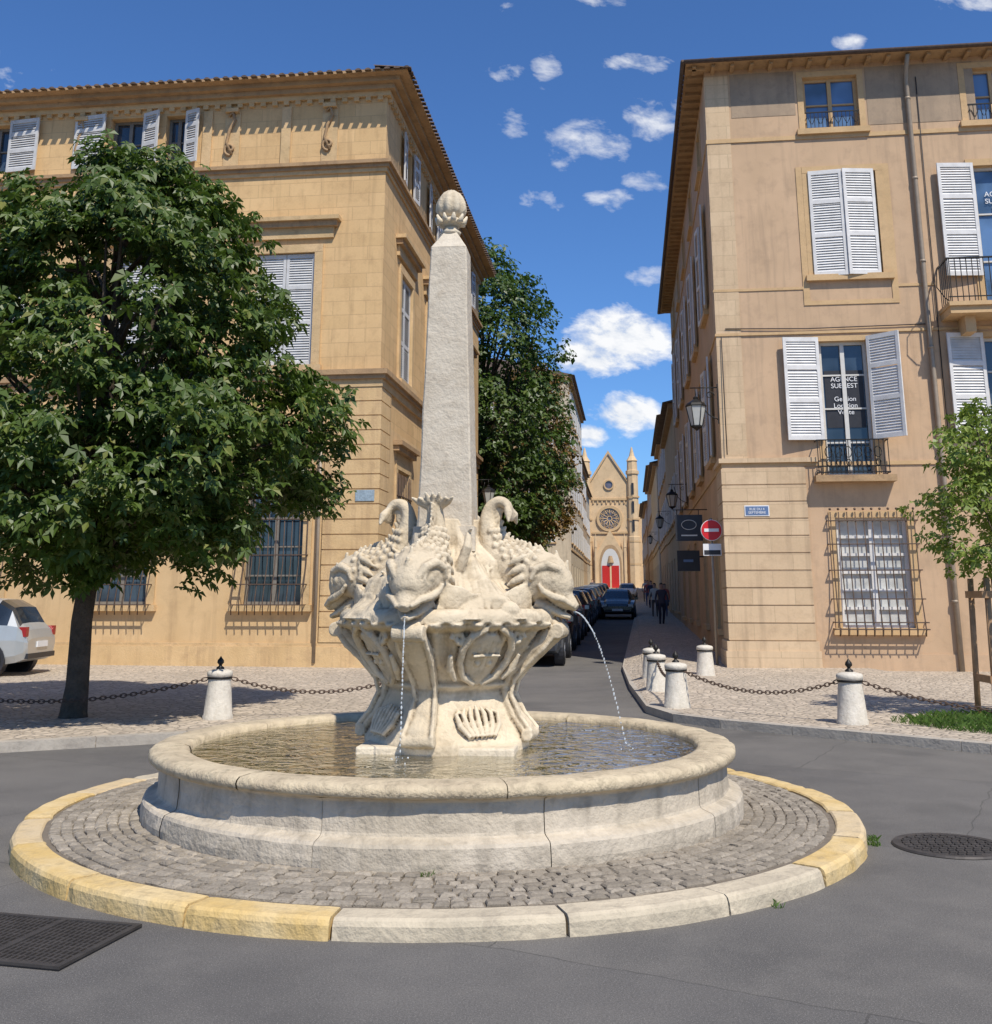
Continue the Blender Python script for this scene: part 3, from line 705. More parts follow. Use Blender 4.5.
# ---------------------------------------------------------------- street rows
def row_house(name,side,y0,y1,h,mat,depth=12,xoff=0,flh=3.3,bay=3.2):
    px_=(Lx(y0) if side<0 else Rx(y0)); e=empty(name,(px_,y0,gz(y0)),A7); L=(y1-y0)/CS-.15
    if side<0: P=lambda s,z,d:(xoff+d,s,z); PE=lambda s,z,d:(xoff-s,-d,z)
    else: P=lambda s,z,d:(xoff-d,s,z); PE=lambda s,z,d:(xoff+s,-d,z)
    M=MB();W=MB();T=MB();SHt=MB()
    nf=max(2,int((h-.6)/flh)); nb=max(1,int(L/bay)); ops=[]
    for f in range(nf):
        for b in range(nb):
            c=(b+.5)*L/nb; z0=f*flh+(1.0 if f else .3)+.3
            if z0+2.1<h-.3: ops.append((c-.5,c+.5,z0,z0+(2.0 if f else 2.4)))
    wall(M,P,0,L,-2,h,ops,mat,.18); opsE=[]
    for f in range(nf):
        for c in (2.2,5.4,8.6):
            z0=f*flh+1.3
            if c<depth-1 and z0+2.1<h-.3: opsE.append((c-.5,c+.5,z0,z0+1.9))
    wall(M,PE,0,depth,-2,h,opsE,mat,.18)
    M.add([P(0,-2,-depth),P(L,-2,-depth),P(L,h,-depth),P(0,h,-depth)],[(0,1,2,3)],mat); M.add([P(L,-2,0),P(L,-2,-depth),P(L,h,-depth),P(L,h,0)],[(0,1,2,3)],mat)
    for PP,oo in ((P,ops),(PE,opsE)):
        for (a,b,z0,z1) in oo:
            muntin_window(W,PP,a,b,z0,z1,.17,'glass','frame',3)
            if z0>2.5:
                for (x,dr) in ((a-.02,-1),(b+.02,1)):
                    x0,x1=(x-.5,x) if dr<0 else (x,x+.5); SHt.fbox(PP,x0,x1,z0,z1,.02,.06,'shutw')
            T.fbox(PP,a-.6,b+.6,z0-.1,z0-.0,.002,.1,'rtrim')
    T.fbox(P,0,L,flh+.7,flh+.85,.002,.06,'rtrim')
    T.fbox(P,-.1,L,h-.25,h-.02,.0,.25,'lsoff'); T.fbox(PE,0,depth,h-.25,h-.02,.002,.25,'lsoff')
    RFm=MB(); a=[P(-.3,h,.5),P(L,h,.5),P(L,h,-depth),P(-.3,h,-depth),P(0,h+1.6,-depth/2),P(L,h+1.6,-depth/2)]
    RFm.add(a,[(0,1,5,4),(3,4,5,2),(0,4,3),(1,2,5),(0,3,2,1)],'tiles')
    M.build('walls',e);W.build('windows',e);T.build('trim',e);SHt.build('shutters',e);RFm.build('roof',e)
row_house('row_house',-1,82,104,17.4,'bA',12,1.3)
row_house('row_house',-1,104,128,14.0,'bB',12,.7)
row_house('row_house',-1,128,152,13.4,'bA',12,.2)
row_house('row_house',-1,152,170,11.0,'bB',12,-.8)
row_house('row_house',1,46.8,60,9.6,'bB',12,0)
row_house('row_house',1,60,78,11.0,'bC',12,.1)
row_house('row_house',1,78,100,10.2,'bA',12,.0)
row_house('row_house',1,100,126,12.2,'bB',12,.1)
row_house('row_house',1,126,150,10.6,'bC',12,.0)
row_house('row_house',1,150,176,12,'bA',12,.0)
e=empty('garden_wall',(Lx(41.5),41.5,gz(41.5)),A7); m=MB(); m.box(-.4,0,0,39.5,-1,3.0,'bB'); m.box(-.48,.08,-.05,39.55,3.0,3.14,'rtrim')
for q in range(8): m.box(-.45,.05,2+q*5,2.6+q*5,-1,2.998,'rtrim')
m.build('masonry',e)

# ---------------------------------------------------------------- church
cy=196; e=empty('gothic_church',(20.6,cy,gz(cy)),A7); m=MB()
hw=3.9
m.add([(-hw,0,-2),(hw,0,-2),(hw,0,18.0),(0,0,24.0),(-hw,0,18.0),(-hw,30,-2),(hw,30,-2),(hw,30,18.0),(0,30,24.0),(-hw,30,18.0)],[(0,1,2,3,4),(5,9,8,7,6),(0,4,9,5),(1,6,7,2),(4,3,8,9),(3,2,7,8)],'cream')
for sx in (-1,1):
    m.add([(sx*hw,-.3,18.0),(0,-.3,24.1),(0,-.3,24.7),(sx*hw,-.3,18.6),(sx*hw,.4,18.0),(0,.4,24.1),(0,.4,24.7),(sx*hw,.4,18.6)],[(0,1,2,3),(4,7,6,5),(0,4,5,1),(3,2,6,7),(0,3,7,4)],'rtrim')
    m.lathe([(1.15,-2),(1.15,9),(1.0,9.1),(1.0,20.2),(1.2,20.3),(1.2,20.9),(.95,21.0),(.9,22.6),(1.05,22.7),(.5,23.6),(.12,25.2),(.02,25.3)],sx*4.3,0,8,'cream',False)
    m.box(sx*7-2.2,sx*7+2.2,.6,20,-2,11.5,'cream'); m.add([(sx*4.8,.6,11.5),(sx*9.2,.6,11.5),(sx*4.8,.6,15.5),(sx*4.8,20,11.5),(sx*9.2,20,11.5),(sx*4.8,20,15.5)],[(0,1,2),(3,5,4),(1,4,5,2)],'cream')
    m.lathe([(.6,-2),(.6,12),(.7,12.1),(.1,14)],sx*9,.4,4,'cream',False)
    for zz in (4,8,12,16): m.lathe([(1.2,zz),(1.2,zz+.3)],sx*4.3,0,8,'rtrim',False)
    for k in range(3): m.box(sx*4.3-.2,sx*4.3+.2,-1.1,-.9,10+k*3.3,12+k*3.3,'dark')
def ringd(cx,cz,r0,r1,y0,y1,mat,n=36):
    vs=[]
    for k in range(n):
        a=2*math.pi*k/n
        for (r,y) in ((r0,y0),(r1,y0),(r1,y1),(r0,y1)): vs.append((cx+r*math.cos(a),y,cz+r*math.sin(a)))
    m.add(vs,[(4*k+i,4*((k+1)%n)+i,4*((k+1)%n)+(i+1)%4,4*k+(i+1)%4) for k in range(n) for i in range(4)],mat)
disc(m,0,-.05,12.3,1.95,.04,'rose'); ringd(0,12.3,1.85,2.35,-.35,0,'rtrim'); ringd(0,12.3,.35,.5,-.2,-.06,'rtrim')
for k in range(12):
    a=k*math.pi/6; c,s_=math.cos(a),math.sin(a); m.tube([(c*.5,-.13,12.3+s_*.5),(c*1.85,-.13,12.3+s_*1.85)],.08,4,'rtrim'); ringd(c*1.42,12.3+s_*1.42,.27,.35,-.18,-.06,'rtrim',10)
disc(m,0,-.05,18.4,.75,.04,'rose'); ringd(0,18.4,.7,.95,-.25,0,'rtrim',20)
for (x0,zz) in ((-4,15.6),(-4,9.6)): m.box(-3.2,3.2,-.25,-.01,zz,zz+.35,'rtrim')
for k in range(8): m.box(-3.0+k*.8,-2.75+k*.8,-.2,-.01,15.0,15.6,'rtrim')
def arch(cx,z0,hw_,zs,zp,y,mat,n=8):
    pts=[(cx-hw_,y,z0),(cx+hw_,y,z0),(cx+hw_,y,zs)]
    for k in range(1,n): q=k/n; pts.append((cx+hw_*(1-q**1.7),y,zs+(zp-zs)*math.sin(q*math.pi/2)))
    pts.append((cx,y,zp))
    for k in range(n-1,0,-1): q=k/n; pts.append((cx-hw_*(1-q**1.7),y,zs+(zp-zs)*math.sin(q*math.pi/2)))
    pts.append((cx-hw_,y,zs)); m.add(pts,[tuple(range(len(pts)))],mat)
m.add([(-2.5,-.9,0),(2.5,-.9,0),(2.5,-.9,6),(0,-.9,10.2),(-2.5,-.9,6),(-2.5,0,0),(2.5,0,0),(2.5,0,6),(0,0,10.2),(-2.5,0,6)],[(0,1,2,3,4),(0,4,9,5),(1,6,7,2),(4,3,8,9),(3,2,7,8)],'cream')
arch(0,0,2.0,4.2,7.6,-.95,'lsoff'); arch(0,0,1.65,4.0,6.9,-1.0,'frame'); m.box(-1.5,-.16,-1.1,-1.01,.0,3.9,'reddoor'); m.box(.16,1.5,-1.1,-1.01,0,3.9,'reddoor'); m.box(-.15,.15,-1.15,-1.02,0,4.3,'cream')
m.lathe([(.6,4.4),(.3,5.6)],0,-1.0,10,'lsoff')
for sx in (-1,1): m.lathe([(.28,0),(.28,7),(.35,7.1),(.02,9.6)],sx*2.6,-1,6,'cream',False)
m.box(-3,3,-2.2,-1.0,-.6,-.0,'cream'); m.box(-3.4,3.4,-2.8,-2.2,-.6,-.2,'cream')
m.build('facade_and_nave',e)

# ---------------------------------------------------------------- fountain
FX,FY=-.38,8.60
F=empty('dolphin_fountain',(FX,FY,0),rad(-6))
m=MB(); nb=20
cuts=[2*math.pi*(k+R.uniform(-.12,.12))/nb for k in range(nb)]
for k in range(nb):
    a0=cuts[k]+.0025; a1=(cuts[(k+1)%nb]+(2*math.pi if k==nb-1 else 0))-.0025
    dg=math.degrees((a0+a1)/2)%360-6
    mat=R.choice(['k1','k1','k3']) if (150<dg<268 or dg>318 or dg<40) else R.choice(['k2','k2','k3'])
    ro=3.0+R.uniform(-.012,.012); zt=.105+R.uniform(-.006,.006); ri=2.80
    prof=[(ri,.0),(ri,zt-.01),(ri+.012,zt),(ro-.03,zt),(ro-.01,zt-.012),(ro,zt-.035),(ro+.005,-.05)]
    n=15; vs=[]
    for i in range(n):
        t_=a0+(a1-a0)*i/(n-1)
        for (r,z) in prof:
            w_=.008*mn.noise(Vector((math.cos(t_)*17,math.sin(t_)*17,z*9+k)))-(.010 if i in (0,n-1) and z>zt-.04 else 0)
            vs.append(((r+w_)*math.cos(t_),(r+w_)*math.sin(t_),z+w_*.6))
    q=len(prof); fs=[(i*q+j,(i+1)*q+j,(i+1)*q+j+1,i*q+j+1) for i in range(n-1) for j in range(q-1)]
    fs+=[tuple(range(q))[::-1],tuple((n-1)*q+j for j in range(q))]
    m.add(vs,fs,mat)
m.build('kerb_ring',F)
m=MB(); r=2.22
m.lathe([(0.5,.06),(2.15,.103),(2.805,.087)],0,0,96,'mortar',False)
wd=.072
while r<2.79:
    a=R.random(); end=a+2*math.pi
    while a<end-.02:
        da=(.098+R.uniform(-.03,.032))/r
        if a+da>end: da=end-a
        zz=.124-(r-2.2)*.035+R.uniform(-.006,.006)
        r0,r1=r-wd*.47+R.uniform(-.005,.004),r+wd*.47+R.uniform(-.004,.005); b0,b1=a+.004/r,a+da-.004/r
        vs=[]
        for (ins,z) in ((0,.06),(0,zz-.012),(.008,zz-.003),(.020,zz)):
            for (rr,aa) in ((r0+ins,b0+ins/r),(r1-ins,b0+ins/r),(r1-ins,b1-ins/r),(r0+ins,b1-ins/r)):
                j=.0045; vs.append((rr*math.cos(aa)+R.uniform(-j,j),rr*math.sin(aa)+R.uniform(-j,j),z+R.uniform(-.002,.002)))
        fs=[]
        for l in range(3):
            for k in range(4): fs.append((l*4+k,l*4+(k+1)%4,(l+1)*4+(k+1)%4,(l+1)*4+k))
        fs.append((12,13,14,15)); m.add(vs,fs,'cob',False); a+=da
    r+=wd
m.build('cobbles',F)
m=MB(); outer=[(2.185,.07),(2.19,.16),(2.182,.238),(2.168,.256),(2.105,.276),(2.092,.284),(2.086,.30),(2.080,.39),(2.082,.462),(2.090,.472),(2.11,.480),(2.12,.484)]
rimp=[(2.115,.485),(2.135,.487),(2.148,.498),(2.154,.523),(2.148,.546),(2.128,.561),(2.04,.570),(1.92,.568),(1.885,.556),(1.876,.53),(1.874,.25)]
def ringstones(prof,n,mat,gap,off,flat=False):
    for k in range(n):
        a0=2*math.pi*(k+off)/n+gap; a1=2*math.pi*(k+1+off)/n-gap; st=24; vs=[]; dr=R.uniform(-.005,.005)
        for i in range(st+1):
            t_=a0+(a1-a0)*i/st
            for (r,z) in prof:
                w_=.008*mn.noise(Vector((math.cos(t_)*9,math.sin(t_)*9,z*9)))+.005*mn.noise(Vector((math.cos(t_)*30,math.sin(t_)*30,z*30)))-(.006 if i in (0,st) else 0); vs.append(((r+dr+w_)*math.cos(t_),(r+dr+w_)*math.sin(t_),z+w_*.6))
        q=len(prof); m.add(vs,[(i*q+j,(i+1)*q+j,(i+1)*q+j+1,i*q+j+1) for i in range(st) for j in range(q-1)],mat,not flat)
ringstones(outer,10,'basin',.0010,.18,True); ringstones(rimp,8,'rim',.0010,.4)
m.lathe([(2.03,.05),(2.03,.47),(2.09,.49),(2.09,.54),(1.9,.555),(1.88,.25)],0,0,96,'pool')
m.build('basin',F,recalc=False)
m=MB(); m.lathe([(.02,.27),(1.9,.27)],0,0,64,'pool',False); m.build('basin_floor',F)
m=MB(); m.lathe([(.02,.515),(.6,.515),(1.88,.515)],0,0,96,'water',False); m.build('water',F,recalc=False)

D0=-9
SC_=empty('sculpture_group',(0,0,0),0); SC_.parent=F; SC_.rotation_euler=(0,0,rad(D0))
m=MB()
def ped(a,r,z):
    n_=2.7; a_=a+math.pi/4; c,s_=abs(math.cos(a_)),abs(math.sin(a_)); k=1/((c**n_+s_**n_)**(1/n_))
    rr=r*k
    if 1.10<z<1.42: rr*=1+.04*math.cos(32*a)
    if z<1.42: rr+=.04*max(0,math.cos(4*a))**5*min(1,(z-.5)/.15)
    if .62<z<1.0: rr-=.02*max(0,math.cos(4*a+math.pi))**2
    return rr
prof=catmull([(.60,.50),(.60,.57),(.58,.60),(.555,.64),(.51,.72),(.47,.80),(.435,.88),(.42,.93),(.455,.955),(.47,.975),(.45,1.0),(.47,1.04),(.52,1.12),(.585,1.20),(.65,1.28),(.69,1.33),(.71,1.36),(.78,1.385),(.81,1.41),(.815,1.45),(.805,1.49),(.77,1.52)],4)
m.lathe(prof,0,0,180,'fount',True,fn=ped,cap=True)
m.lathe([(.80,1.45),(.66,1.60),(.54,1.74),(.42,1.88),(.33,2.0),(.29,2.10),(.25,2.20)],0,0,80,'fount',True,fn=lambda a,r,z:r*(1+.22*mn.noise(Vector((math.cos(a)*2.6,math.sin(a)*2.6,z*6)))+.07*math.cos(13*a+z*9)),cap=True)
base_path=[(1.05,1.525,.04,.03),(1.01,1.555,.075,.05),(.95,1.60,.11,.09),(.90,1.68,.165,.15),(.82,1.735,.205,.20),(.71,1.755,.22,.215),(.60,1.79,.205,.20),(.50,1.85,.175,.175),(.42,1.94,.14,.135),(.375,2.04,.105,.105),(.35,2.14,.08,.08),(.345,2.23,.062,.062),(.375,2.305,.053,.05),(.44,2.34,.052,.044),(.50,2.31,.065,.038),(.52,2.255,.10,.028),(.525,2.21,.12,.02),(.525,2.185,.05,.014)]
front_path=base_path[:9]+[(.37,2.04,.11,.105),(.345,2.13,.085,.08),(.34,2.21,.07,.063),(.355,2.28,.06,.05),(.375,2.33,.05,.03)]
def dolphin(ang,path,sc=1.0,fan=False):
    c,s_=math.cos(ang),math.sin(ang); pp=catmull(path,5)
    X=lambda r,z,o:((r-.04)*c-o*s_,(r-.04)*s_+o*c,z)
    def tp(r,z): return ( .35+(r-.35)*sc+.04, z)
    pts=[X(*tp(p[0],p[1]),0) for p in pp]; rs=[(max(p[2],.01),max(p[3],.01)) for p in pp]
    m.tube(pts,rs,26,'fount',True,sides=(-s_,c,0))
    m.tube([X(.80,1.56,0),X(.9,1.52,0),X(.98,1.485,0),X(1.06,1.455,0)],[(.15,.08),(.12,.05),(.08,.03),(.035,.02)],14,'fount',True,sides=(-s_,c,0))
    for o in (-1,1):
        # eye socket ring, eyeball, heavy brow
        m.tube([X(.955+.055*math.cos(k*.7),1.735+.05*math.sin(k*.7),o*(.150-.02*math.cos(k*.7))) for k in range(10)],.014,6,'fount')
        m.ball(X(.945,1.735,o*.15),.036,'fount')
        m.tube([X(1.03,1.735,o*.085),X(.99,1.81,o*.13),X(.91,1.845,o*.175),X(.82,1.81,o*.215),X(.79,1.73,o*.23)],[.022,.034,.036,.03,.012],9,'fount')
        m.tube([X(1.09,1.54,o*.05),X(1.02,1.59,o*.11),X(.95,1.61,o*.165),X(.88,1.65,o*.20),X(.85,1.70,o*.22)],[.018,.027,.030,.024,.012],8,'fount')
        for q in range(5):
            zz=1.90-q*.075; m.tube([X(.77-q*.008,zz+.02,o*(.12+q*.03)),X(.72,zz,o*(.195+q*.012)),X(.65,zz-.03,o*(.21+q*.008)),X(.60,zz-.06,o*(.215+q*.008))],[.015,.028,.027,.008],7,'fount')
        m.tube([X(.76,1.62,o*.17),X(.70,1.57,o*.29),X(.60,1.55,o*.38),X(.50,1.60,o*.44)],[(.03,.09),(.026,.12),(.022,.09),(.01,.02)],10,'fount')
        for q in range(4):   # fin ribs
            m.tube([X(.74,1.655-q*.035,o*.2),X(.62,1.62-q*.035,o*.385),X(.53,1.63-q*.02,o*.42)],[.012,.014,.006],6,'fount')
    k=16
    while k<min(62,len(pp)-3):
        p=pp[k]; n_=pp[k+1]; dx,dz=n_[0]-p[0],n_[1]-p[1]; L=math.hypot(dx,dz) or 1; nx,nz_=dz/L,-dx/L
        r0=p[3]*.8; r1=p[3]+.045
        m.tube([X(*tp(p[0]+nx*r0,p[1]+nz_*r0),0),X(*tp(p[0]+nx*r1+dx/L*.05,p[1]+nz_*r1+dz/L*.05),0)],[.03,.010],7,'fount')
        k+=3
    # scale rows across the back and flanks
    for k in range(24,50,3):
        p=pp[k]; rs_=p[2]; 
        for j in range(-3,4):
            an=j*.42+(.21 if (k//3)%2 else 0); n_=pp[k+1]; dx,dz=n_[0]-p[0],n_[1]-p[1]; L=math.hypot(dx,dz) or 1; nx,nz_=dz/L,-dx/L
            sx_=-1 if nz_<0 else 1
            rr_=p[3]*math.cos(an); m.ball(X(*tp(p[0]+nx*rr_*sx_,p[1]+nz_*rr_*sx_),rs_*math.sin(an)),.026,'fount',8,5)
    if fan:
        for q in (-3,-2,-1,0,1,2,3): m.tube([X(.39,2.27,q*.012),X(.43,2.34-abs(q)*.008,q*.042),X(.47,2.385-abs(q)*.018+(.02 if q%2 else 0),q*.058)],[.024,.025,.010],7,'fount')
    else:
        for o in (-1,1): m.tube([X(.55,2.30,o*.03),X(.58,2.24,o*.09),X(.59,2.17,o*.14)],[.026,.036,.01],8,'fount')
for (an,pth,sc,fan) in ((-90,front_path,1,True),(0,base_path,1.03,False),(180,base_path,1.0,False),(90,base_path,1,False)):
    dolphin(rad(an),pth,sc,fan)
for k in range(30):
    a=k*2*math.pi/30+R.uniform(-.08,.08); r=R.uniform(.34,.58); z=R.uniform(1.58,1.92)
    m.tube([(r*math.cos(a),r*math.sin(a),z-.1),((r+.05)*math.cos(a+.1),(r+.05)*math.sin(a+.1),z+.06),((r+.02)*math.cos(a+.14),(r+.02)*math.sin(a+.14),z+.17),((r+.07)*math.cos(a+.16),(r+.07)*math.sin(a+.16),z+.2)],[.045,.04,.022,.01],7,'fount')
for k in range(16):
    a=k*math.pi/8+.2; r=R.uniform(.60,.73)
    m.ball((r*math.cos(a),r*math.sin(a),1.51),R.uniform(.06,.11),'fount',sc=(1,1,.7))
for f in range(4):
    a=rad(-45+90*f); c,s_=math.cos(a),math.sin(a)
    Y=lambda r,o,z:((r-.05)*c-o*s_,(r-.05)*s_+o*c,z)
    pl_=[(.50,1.00,.02),(.53,1.05,.10),(.585,1.14,.15),(.65,1.23,.16),(.71,1.31,.135),(.76,1.37,.05)]
    m.tube([Y(r,0,z) for r,z,w_ in pl_],[(w_,.055) for r,z,w_ in pl_],20,'fount',sides=(-s_,c,0))
    for o in (-1,1):
        m.tube([Y(.54,o*.03,.985),Y(.58,o*.14,1.04),Y(.64,o*.20,1.14),Y(.71,o*.21,1.24),Y(.78,o*.17,1.33),Y(.82,o*.06,1.385)],[.022,.028,.030,.030,.030,.022],8,'fount')
        vol=[Y(.73,o*(.26+(.06*(1-k/26))*math.cos(k/3.4)),1.31+(.06*(1-k/26))*math.sin(k/3.4)) for k in range(24)]
        m.tube(vol,.02,7,'fount')
        m.tube([Y(.57,o*.20,1.02),Y(.62,o*.27,1.10),Y(.68,o*.30,1.2)],[.018,.032,.018],7,'fount')
    for o in range(-3,4): m.ball(Y(.82,o*.05,1.405+.014*(3-abs(o))),.028,'fount',8,6)
    for (o,zz,rr_) in ((-.06,1.24,.70),(.06,1.24,.70),(-.05,1.14,.64),(.05,1.14,.64)):
        m.ball(Y(rr_,o,zz),.026,'fount',8,6)
    m.tube([Y(.60,0,1.07),Y(.77,0,1.31)],[.010,.014],6,'fount'); m.tube([Y(.705,-.12,1.19),Y(.705,.12,1.19)],.010,6,'fount')
    # acanthus leaf on the foot
    for q in (-3,-2,-1,0,1,2,3):
        m.tube([Y(.645,q*.035,.63),Y(.60,q*.055,.70),Y(.555,q*.06,.78),Y(.52,q*.045,.84-abs(q)*.012)],[.016,.022,.020,.008],7,'fount')
    a2=a+math.pi/4; c2,s2=math.cos(a2),math.sin(a2)
    Z=lambda r,z:((r-.05)*c2,(r-.05)*s2,z)
    m.tube([Z(.98,1.42),Z(.92,1.34),Z(.80,1.24),Z(.69,1.14),Z(.60,1.05),Z(.545,.96),Z(.56,.86),Z(.62,.75),Z(.70,.66),Z(.735,.59)],[(.085,.06),(.115,.08),(.12,.075),(.11,.07),(.10,.06),(.09,.05),(.09,.05),(.105,.05),(.12,.055),(.12,.05)],16,'fount',sides=(-s2,c2,0))
    for o in (-1,1): # raised edges of the console
        m.tube([(Z(r_,z_)[0]-o*w_*s2,Z(r_,z_)[1]+o*w_*c2,z_) for r_,z_,w_ in ((1.0,1.38,.10),(.88,1.24,.115),(.74,1.12,.10),(.63,1.0,.085),(.60,.9,.08),(.67,.76,.095),(.77,.64,.115))],.018,6,'fount')
    m.tube([(Z(.98,1.36)[0]+q*s2,Z(.98,1.36)[1]-q*c2,1.36) for q in (-.12,.12)],.058,12,'fount')
    m.tube([(Z(.735,.615)[0]+q*s2,Z(.735,.615)[1]-q*c2,.615) for q in (-.13,.13)],.045,12,'fount')
ob=m.build('carved_dolphins_and_pedestal',SC_); ob.scale=(.96,.96,1)
rm=ob.modifiers.new('remesh','REMESH'); rm.mode='VOXEL'; rm.voxel_size=.0095; rm.use_smooth_shade=True
tx=bpy.data.textures.new('carve','CLOUDS'); tx.noise_scale=.10; tx.noise_depth=2
dm=ob.modifiers.new('weathering','DISPLACE'); dm.texture=tx; dm.strength=.010; dm.mid_level=.5; dm.texture_coords='LOCAL'
m=MB(); m.box(-.57,.57,-.57,.57,.25,.565,'fount'); o=m.build('pedestal_slab',F)
bv=o.modifiers.new('b','BEVEL'); bv.width=.015; bv.segments=2
m=MB()
def frust(z0,w0,z1,w1,mat='obel',n=14):
    vs=[]; b=.07
    for i in range(n+1):
        q=i/n; z=z0+(z1-z0)*q; w_=w0+(w1-w0)*q; c=w_*b
        pts=[(-w_+c,-w_),(w_-c,-w_),(w_,-w_+c),(w_,w_-c),(w_-c,w_),(-w_+c,w_),(-w_,w_-c),(-w_,-w_+c)]
        for (x,y) in pts:
            j=.005; vs.append((x+j*mn.noise(Vector((x*9,y*9,z*4))),y+j*mn.noise(Vector((x*9+5,y*9,z*4))),z))
    m.add(vs,[(i*8+k,i*8+(k+1)%8,(i+1)*8+(k+1)%8,(i+1)*8+k) for i in range(n) for k in range(8)]+[tuple(range(8))[::-1],tuple(n*8+k for k in range(8))],mat)
frust(1.95,.245,2.14,.24); frust(2.14,.215,4.44,.148,n=30); frust(4.442,.148,4.62,.04,n=4)
m.build('obelisk',F)
m=MB()
m.lathe([(.02,4.56),(.075,4.59),(.085,4.61),(.055,4.64),(.05,4.66),(.085,4.68),(.10,4.71),(.07,4.735)],0,0,24,'fount')
def cone(a,r,z): return r*(1+.10*math.cos(9*a+(z*60))*math.cos(z*70))
m.lathe([(.06,4.73),(.105,4.76),(.125,4.81),(.124,4.86),(.108,4.91),(.078,4.955),(.035,4.985),(.005,4.995)],0,0,54,'fount',fn=cone)
for k in range(10):
    a=k*2*math.pi/10; m.tube([(.05*math.cos(a),.05*math.sin(a),4.69),(.115*math.cos(a),.115*math.sin(a),4.70),(.135*math.cos(a),.135*math.sin(a),4.75)],[.02,.026,.008],6,'fount')
m.build('pine_cone_finial',F)
m=MB()
def jet(ang,r0,z0,vr,seed):
    c,s_=math.cos(ang),math.sin(ang); rr=random.Random(seed); pts=[]
    for k in range(50):
        tt=k/49*math.sqrt(2*(z0-.52)/9.8); r=r0+vr*tt; z=z0-4.9*tt*tt; pts.append((r*c+rr.uniform(-.002,.002),r*s_+rr.uniform(-.002,.002),z))
    k=0
    while k<48:
        if k<16: l=rr.choice([3,4,5]); m.tube(pts[k:k+l+1],[.005+rr.uniform(-.001,.002) for _ in range(l+1)],6,'jet'); k+=l
        else:
            p=pts[k]; m.ball(p,rr.uniform(.004,.0075),'jet',6,4,sc=(1,1,1.9)); k+=1
    p=pts[-1]
    for k in range(10): m.ball((p[0]+rr.uniform(-.06,.06),p[1]+rr.uniform(-.06,.06),.52+rr.uniform(0,.05)),rr.uniform(.003,.007),'jet',6,4)
jet(rad(D0),1.0,1.50,.85,1); jet(rad(-90+D0),.97,1.49,.12,2)
m.build('water_jets',F)

# ---------------------------------------------------------------- bollards and chains
def bollard(x,y,tall=.62):
    e=empty('stone_bollard',(x,y,gz(y)+.10)); m=MB()
    m.lathe([(.19,-.02),(.19,.04),(.178,.06),(.160,.3),(.142,tall-.14),(.137,tall-.11),(.158,tall-.10),(.161,tall-.05),(.145,tall-.03),(.06,tall-.01),(.005,tall)],0,0,24,'boll')
    m.build('stone_post',e); m=MB()
    m.lathe([(.055,tall-.02),(.05,tall+.01),(.02,tall+.03),(.022,tall+.045),(.045,tall+.07),(.04,tall+.10),(.015,tall+.13),(.004,tall+.15)],0,0,12,'iron')
    m.lathe([(.150,tall-.13),(.155,tall-.128),(.155,tall-.10),(.145,tall-.1)],0,0,20,'iron'); m.build('iron_finial',e)
def chain(a,b,sag=.22):
    m=MB(); p=Vector((a[0],a[1],.59)); q=Vector((b[0],b[1],.59)); d=q-p; L=d.length; u=d.normalized(); p=p+u*.16; q=q-u*.16; d=q-p; n=int(d.length/.062)
    up=Vector((0,0,1))
    for k in range(n):
        t0=(k+.5)/n; c=p+d*t0; c.z-=sag*4*t0*(1-t0); sl=-sag*4*(1-2*t0)/d.length
        tdir=Vector((u.x,u.y,sl)).normalized(); sdv=tdir.cross(up).normalized(); ot=sdv.cross(tdir)
        ax=sdv if k%2 else ot
        pts=[c+tdir*(.046*math.cos(x/10*6.2832))+ax*(.022*math.sin(x/10*6.2832)) for x in range(11)]
        m.tube(pts,.0075,5,'rust')
    m.build('iron_chain')
BL=[(-7.9,13.9),(-3.55,14.35),(-1.0,15.3),(4.37,13.8),(2.55,15.8),(2.62,18.2),(2.85,20.4),(4.06,21.6),(7.6,11.9),(-11.8,12.6)]
for b in BL: bollard(*b)
chain(BL[0],BL[1],.26); chain(BL[1],BL[2],.2); chain(BL[3],BL[4],.2); chain(BL[3],BL[8],.26); chain(BL[0],BL[9],.26)
chain(BL[4],BL[5],.15)

m=MB(); m.lathe([(.0,.012),(.31,.012),(.31,.016),(.36,.016),(.37,.004)],0,0,40,'castiron',False)
for k in range(-5,6):
    w_=math.sqrt(max(0,.3**2-(k*.055)**2)); x=-w_
    while x<w_-.03: m.box(x,x+.035,k*.055-.012,k*.055+.012,.012,.020,'castiron'); x+=.055
m.build('manhole_cover',None,(3.0,7.62,0))
def grate(loc,rot,w_,d_):
    m=MB(); m.box(-w_,w_,-d_,d_,.003,.008,'dark')
    for (a,b,c,d) in ((-w_,w_,-d_,-d_+.03),(-w_,w_,d_-.03,d_),(-w_,-w_+.03,-d_+.03,d_-.03),(w_-.03,w_,-d_+.03,d_-.03),(-.015,.015,-d_+.03,d_-.03)): m.box(a,b,c,d,.004,.02,'castiron')
    n=int(w_*2/.03)
    for k in range(1,n): x=-w_+k*2*w_/n; m.box(x-.006,x+.006,-d_+.03,d_-.03,.004,.016,'castiron')
    for k in range(1,12): y=-d_+k*2*d_/12; m.box(-w_+.03,w_-.03,y-.005,y+.005,.004,.0145,'castiron')
    m.build('drain_grate',None,loc,rot)
grate((-2.25,5.62,0),rad(-14),.42,.33); grate((-3.75,7.9,0),rad(20),.3,.2)

